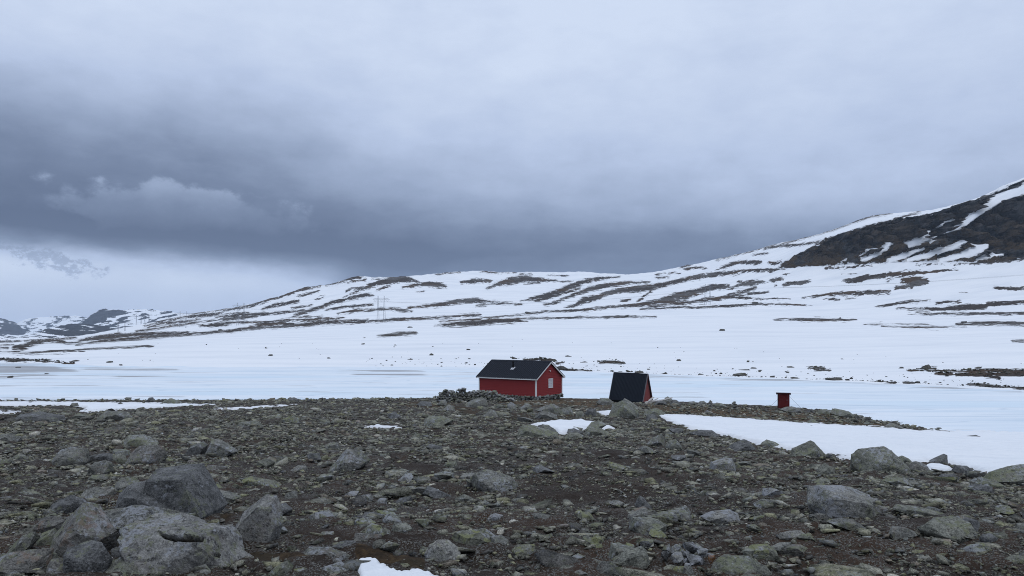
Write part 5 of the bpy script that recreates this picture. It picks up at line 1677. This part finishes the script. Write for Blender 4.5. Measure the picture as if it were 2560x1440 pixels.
# rocks standing out of the snow on the far side of the lake: (x, foot y, width, height)
FARR = [(1079,888,10,7,"single dark rock in the snowfield left of the cabin's chimney"), (1285,897,14,8,"rounded rock in the snow just above the cabin's roof"), (1422,892,14,4,"flat rock in the snow above right of the cabin"),
        (1407,923,20,12,"brownish boulder on the far shore right of the cabin's gable"), (1457,906,17,4,"low dark rock on the far shore between cabin and A-frame"), (1540,910,16,6,"rock at the right of the dark cluster on the far shore"),
        (1697,902,11,6,"square rock in the snow above right of the A-frame"), (1598,935,20,6,"brown rock behind the A-frame's ridge"), (1530,929,9,4,"small dark rock left of the A-frame's ridge"),
        (1848,939,34,9,"long block of rock on the far shore above the cairns"), (1752,937,12,4,"low dark rock on the far shore left of the long block"), (1861,926,22,4,"dark low rock in the snow above the long block"),
        (1884,922,13,4,"small flat rock above the dark low one on the far slope"), (1979,920,18,4,"flat rock in the snow above the outhouse"), (1931,944,11,6,"peaked rock on the far shore left of the outhouse"),
        (1985,948,15,5,"rounded rock on the far shore right of the outhouse"), (2324,925,34,14,"big double humped rock on the far shore at right"), (2088,950,40,8,"long low rock at the far waterline at right"),
        (2253,922,11,5,"small peaked rock left of the double humped rock"), (676,890,11,5,"peaked dark rock in the snowfield at left of centre"), (821,897,8,4,"tiny rock in the snow right of the peaked one"),
        (1024,820,13,4,"rock just above the dark oval patch on the snow"), (1805,828,14,6,"lone rock in the middle of the snowfield at right"), (274,907,14,5,"rock in the snow at the far left shore"),
        (189,904,15,5,"rock beside the grey slush at left"), (302,922,7,4,"tiny dark rock at the far edge of the ice"), (551,829,9,6,"round rock below the skyline pylon"), (25,944,12,6,"round rock in the grey slush at the left edge"),
        (118,935,10,3,"flat rock in the slush"), (45,919,12,3,"low rock in the slush near the left edge"), (1318,784,9,5,"round rock on the brown band right of centre"), (1566,792,10,5,"round rock on the thin brown line in mid snowfield"),
        (1888,760,16,6,"dome shaped rock on the brown line under the right-hand pylon"), (2098,799,8,5,"round rock on the long dark oval at right"), (2446,922,14,5,"dark rock among the far heather patches at right"),
        (2520,936,16,5,"low rock at the right edge of the far shore"), (2270,958,10,4,"small rock on the far waterline at right"), (2410,809,10,5,"rock on the brown strip at the far right"),
        (1345,900,20,5,"pale rock in the rubble behind the cabin's ridge"), (1385,903,14,5,"tilted rock where the cabin's gable meets the snow")]
for i, (px, yb, w, h, lab) in enumerate(FARR):
    q = far_hit(px, yb)
    if q.y < 140 or (yb > 912 and px < 200):
        Yl_ = EYE * F / (yb - HY)
        q = Vector(((px - HX) / F * Yl_, Yl_, 0))
    o = link("boulder", rock_mesh("boulder", 800 + i, M_ROCK['far'], .4, 14), loc=q)
    o.scale = (w / F * q.y * .58, w / F * q.y * .5, h / F * q.y * .78)
    o.rotation_euler = (0, 0, r_.uniform(-.4, .4))
    props(o, lab, "boulder", "rocks standing out of the far snow")

# ------------------------------------------------------------------ loose stones
foot_a = np.array(foot)


def free_of_boulders(X, Y, f=.9):
    ok = np.ones(len(X), bool)
    for (a, b_, ra, rb) in foot:
        ok &= (((X - a) / ra) ** 2 + ((Y - b_) / rb) ** 2) > f
    return ok


def col_row(X, Y):
    c = np.clip(((HX + F * X / Y - gx[0]) / (gx[1] - gx[0])).astype(int), 0, NC - 1)
    r = np.clip((np.log(Y / 1.5) / (math.log(100) / (NR - 1))).astype(int), 0, NR - 1)
    return r, c


def scatter(n, y0, y1, umax=.80, clump=.5, seed=1, snow_ok=.0, soil_cut=.85):
    r = np.random.default_rng(seed)
    Y = np.sqrt(r.random(n) * (y1 * y1 - y0 * y0) + y0 * y0)
    X = (r.random(n) * 2 - 1) * umax * Y
    q = np.stack([X, Y, 0 * X], 1)
    d = .5 + .5 * fbm(q * .35, 3, .6, seed=seed + 2) + .35 * fbm(q * 1.7, 2, .6, seed=seed + 5)
    rr, cc = col_row(X, Y)
    keep = r.random(n) < np.clip(d * 1.5 + (.5 - clump), .05, 1)
    sn = snow_e[rr, cc]
    keep &= (sn < -.5) | (r.random(n) < snow_ok)
    keep &= ~((soil[rr, cc] > .45) & (r.random(n) < soil_cut))
    keep &= ~((heath[rr, cc] > .4) & (r.random(n) < np.where(Y > 65, .5, .75)))
    keep &= GZ[rr, cc] > -EYE - .05
    return X[keep], Y[keep]


PROTO = {lv: [stone_hull(300 + 40 * lv + i, (7, 10, 14)[lv], (.3, .5, .55)[lv]) for i in range(18)] for lv in (0, 1, 2)}

TINTS = np.array([(.62, .63, .61), (.82, .84, .78), (.98, .99, .92), (.80, .80, .68), (.92, .93, .70), (.50, .50, .50), (1.55, 1.54, 1.5), (.80, .72, .66), (.38, .38, .40)])
TP = np.array([.20, .19, .14, .13, .08, .10, .035, .05, .075])


def stones_mesh(name, X, Y, S, level, seed, sink=.25, mat=None, Z=None, flat=(.28, .66), label=None):
    r = np.random.default_rng(seed)
    n = len(X)
    Zg = (near_z(X, Y) + EYE) if Z is None else Z
    kind = r.integers(0, len(PROTO[level]), n)
    a = r.random(n) * 6.283
    tx = r.normal(0, .16, n)
    ty = r.normal(0, .16, n)
    sx = S * r.uniform(.75, 1.35, n) * .5
    sy = S * r.uniform(.6, 1.0, n) * .5
    sz = S * r.uniform(flat[0], flat[1], n) * .5
    V, Fc, T = [], [], []
    base = 0
    tint = TINTS[r.choice(len(TINTS), n, p=TP)] * r.uniform(.8, 1.15, (n, 1))
    for k in range(len(PROTO[level])):
        ix = np.nonzero(kind == k)[0]
        if not len(ix):
            continue
        p, pf = PROTO[level][k]
        v = p[None] * np.stack([sx[ix], sy[ix], sz[ix]], 1)[:, None, :]
        # tilt about x then y, turn about z
        c, s = np.cos(tx[ix])[:, None], np.sin(tx[ix])[:, None]
        y_, z_ = v[..., 1] * c - v[..., 2] * s, v[..., 1] * s + v[..., 2] * c
        c, s = np.cos(ty[ix])[:, None], np.sin(ty[ix])[:, None]
        x_, z_ = v[..., 0] * c + z_ * s, -v[..., 0] * s + z_ * c
        c, s = np.cos(a[ix])[:, None], np.sin(a[ix])[:, None]
        x2, y2 = x_ * c - y_ * s, x_ * s + y_ * c
        w = np.stack([x2 + X[ix][:, None], y2 + Y[ix][:, None], z_ + (Zg[ix] + sz[ix] * (1 - 2 * sink))[:, None]], -1)
        V.append(w.reshape(-1, 3))
        Fc.append((pf[None] + (np.arange(len(ix)) * len(p))[:, None, None] + base).reshape(-1, 3))
        T.append(np.repeat(np.concatenate([tint[ix], np.ones((len(ix), 1))], 1), len(p), 0))
        base += len(ix) * len(p)
    o = link(name, mesh_np(name, np.concatenate(V), np.concatenate(Fc), mat or M_STONE, False, {"tint": np.concatenate(T)}))
    return props(o, label, kind="stuff")


def sizes(n, lo, hi, k, seed):
    u = np.random.default_rng(seed).random(n)
    return (lo ** -k + u * (hi ** -k - lo ** -k)) ** (-1 / k)


# medium stones that can still be told apart, the largest of them each a thing of its own
X, Y = scatter(3400, 5.2, 34, .70, .5, 11)
Sz = sizes(len(X), .12, .42, 2.3, 12)
ok = free_of_boulders(X, Y)
X, Y, Sz = X[ok], Y[ok], Sz[ok]
X2, Y2 = scatter(3600, 30, 96, .70, .45, 13)
S2 = sizes(len(X2), .28, .95, 2.5, 14)
ok = free_of_boulders(X2, Y2)
X2, Y2, S2 = X2[ok], Y2[ok], S2[ok]
MX, MY, MS = np.concatenate([X, X2]), np.concatenate([Y, Y2]), np.concatenate([Sz, S2])
pxs = MS / MY * F
order = np.argsort(-pxs)
solo = order[:135]
rest = order[135:]
kinds = ['grey', 'green', 'grey', 'dark', 'yellow', 'rust', 'pale', 'green']
KW = ['grey', 'greenish', 'plain grey', 'dark', 'yellow lichened', 'brownish', 'pale', 'lichen spotted']
LAND = [(o.get("label"), HX + F * o.location.x / o.location.y, HY - F * (o.location.z - EYE) / o.location.y) for o in COL.objects
        if o.name.startswith("boulder") and o.location.y < 100 and len(o.get("label", "").split()) <= 11]
used_labels = set()


def stone_label(o, word):
    """look of a loose stone and where it lies from the nearest boulder that can be told by its own label"""
    x, y = HX + F * o.location.x / o.location.y, HY - F * (o.location.z - EYE) / o.location.y
    form = 'flat' if o.scale[2] < .5 * o.scale[0] else 'chunky'
    for lab, bx, by in sorted(LAND, key=lambda q: math.hypot(q[1] - x, 2 * (q[2] - y)))[:12]:
        where = ('left of' if x < bx else 'right of') if abs(x - bx) > 1.6 * abs(y - by) else ('behind' if y < by else 'in front of')
        for w in (f"{word} stone {where} the {lab}", f"{form} {word} stone {where} the {lab}"):
            if (where, lab) not in used_labels and len(w.split()) <= 16:
                used_labels.add((where, lab))
                return w
    return f"{form} {word} stone lying loose on the dark slope"


solo_mesh = [rock_mesh("stone", 600 + i, M_ROCK[kinds[i % 8]], .22, 15) for i in range(16)]
for i in solo:
    k = r_.randrange(16)
    o = link("stone", solo_mesh[k])
    s = MS[i] * .5
    o.scale = (s * r_.uniform(.9, 1.35), s * r_.uniform(.7, 1.0), s * r_.uniform(.42, .7))
    o.location = (MX[i], MY[i], bz(MX[i], MY[i]) + o.scale[2] * .35)
    o.rotation_euler = (r_.uniform(-.2, .2), r_.uniform(-.2, .2), r_.uniform(0, 6.28))
    props(o, stone_label(o, KW[k % 8]), "stone", "stones strewn over the slope")
stones_mesh("rubble", MX[rest], MY[rest], MS[rest], 2, 21, flat=(.25, .55), label="loose rubble stones spread over the slope")

X, Y = scatter(5200, 5.5, 60, .72, .5, 71, soil_cut=.6)
ok = free_of_boulders(X, Y)
stones_mesh("rubble", X[ok], Y[ok], sizes(ok.sum(), .16, .6, 1.7, 72), 2, 73, flat=(.10, .24), sink=.42, label="broken slabs lying embedded in the slope")
# smaller stones and gravel, nobody could count
X, Y = scatter(32000, 4.2, 26, .72, .55, 31)
ok = free_of_boulders(X, Y, .8)
X, Y = X[ok], Y[ok]
stones_mesh("gravel", X, Y, sizes(len(X), .04, .12, 1.8, 32), 1, 33, label="small stones and gravel covering the near slope")
X, Y = scatter(46000, 4.0, 14, .72, .45, 41, soil_cut=.35)
ok = free_of_boulders(X, Y, .8)
stones_mesh("gravel", X[ok], Y[ok], sizes(ok.sum(), .018, .06, 1.5, 42), 0, 43, label="fine gravel on the dark soil close by")
X, Y = scatter(24000, 6, 44, .72, .50, 35)
ok = free_of_boulders(X, Y, .8)
stones_mesh("rubble", X[ok], Y[ok], sizes(ok.sum(), .07, .24, 1.8, 36), 1, 37, flat=(.18, .42), label="flat stones lying close together on the slope")
X, Y = scatter(30000, 24, 100, .72, .45, 51)
ok = free_of_boulders(X, Y, .8)
stones_mesh("rubble", X[ok], Y[ok], sizes(ok.sum(), .12, .42, 1.8, 52), 1, 53, flat=(.16, .42), label="stones covering the slope down to the lake")
X, Y = scatter(52000, 12, 50, .72, .45, 61, soil_cut=.6)
ok = free_of_boulders(X, Y, .8)
stones_mesh("gravel", X[ok], Y[ok], sizes(ok.sum(), .05, .16, 1.5, 62), 0, 63, label="gravel spread between the stones of the slope")
# shore rubble by the near waterline and round the huts
r9 = np.random.default_rng(91)
n = 2600
u = r9.uniform(-900, 1300, n)
Yr = r9.uniform(98, 121, n)
Xr = (u - HX) / F * Yr
rr, cc = col_row(Xr, Yr)
k = (GZ[rr, cc] > -EYE - .1) & ((snow_e[rr, cc] < 0) | (r9.random(n) < .02))
stones_mesh("rubble", Xr[k], Yr[k], sizes(k.sum(), .25, 1.0, 1.8, 92), 1, 93, label="rubble along the near shore of the lake")
n = 2600
u = r9.uniform(1560, 2290, n)
Yr = r9.uniform(72, 106, n)
Xr = (u - HX) / F * Yr
rr, cc = col_row(Xr, Yr)
k = (GZ[rr, cc] > -EYE - .05) & (snow_e[rr, cc] < -1) & free_of_boulders(Xr, Yr, .7)
stones_mesh("rubble", Xr[k], Yr[k], sizes(k.sum(), .16, .8, 1.7, 192), 1, 193, label="stones lying in the heath along the spit")
# rubble on the far shore, around the bare strips there
px_, py_ = [], []
for st in BARE[-26:]:
    for (a, b_, w0), (c, d_, w1) in zip(st[:-1], st[1:]):
        m = int(np.hypot(c - a, d_ - b_) * .9)
        tt = r9.random(m)
        px_ += list(a + (c - a) * tt + r9.normal(0, 6, m))
        py_ += list(b_ + (d_ - b_) * tt + r9.normal(0, 2.2, m))
m = 270
ux = r9.uniform(900, 2600, m)
px_ += list(ux)
py_ += list(np.interp(ux, cx, shore_y) - np.abs(r9.normal(0, 13, m)) - 1)
m = 75
ux = r9.uniform(-100, 2600, m)
px_ += list(ux)
py_ += list(np.interp(ux, cx, shore_y) - r9.uniform(4, 75, m))
m = 190
ux = r9.uniform(1400, 2500, m)
px_ += list(ux)
py_ += list(np.interp(ux, cx, shore_y) - np.abs(r9.normal(0, 1.2, m)) - .5)
q = [far_hit(a, b_) for a, b_ in zip(px_, py_)]
q = np.array([v[:] for v in q])
sz_ = sizes(len(q), .22, 1.3, 1.7, 95) * np.clip(q[:, 1] / 220, .6, 2.2)
stones_mesh("rubble", q[:, 0], q[:, 1], sz_, 1, 97, mat=rock_material("shore_stone", (.035, .034, .033), (.12, .118, .112), .2, .2, tint=True, scale=.5), Z=q[:, 2], flat=(.3, .6), label="dark stones poking out of the snow along the far shore")

# ------------------------------------------------------------------ air
hz = MB().box((0, 5400, 300), (26000, 11200, 606)).build("haze", bpy.data.materials.new("haze"))
hm_ = hz.data.materials[0]
hm_.use_nodes = True
nt = hm_.node_tree
nt.nodes.clear()
ho = nt.nodes.new("ShaderNodeOutputMaterial")
pv = nt.nodes.new("ShaderNodeVolumePrincipled")
pv.inputs["Color"].default_value = (.70, .83, 1.0, 1)
pv.inputs["Density"].default_value = 4.2e-5
pv.inputs["Anisotropy"].default_value = .2
nt.links.new(pv.outputs[0], ho.inputs["Volume"])
props(hz, "thin haze filling the air over the valley", kind="stuff")
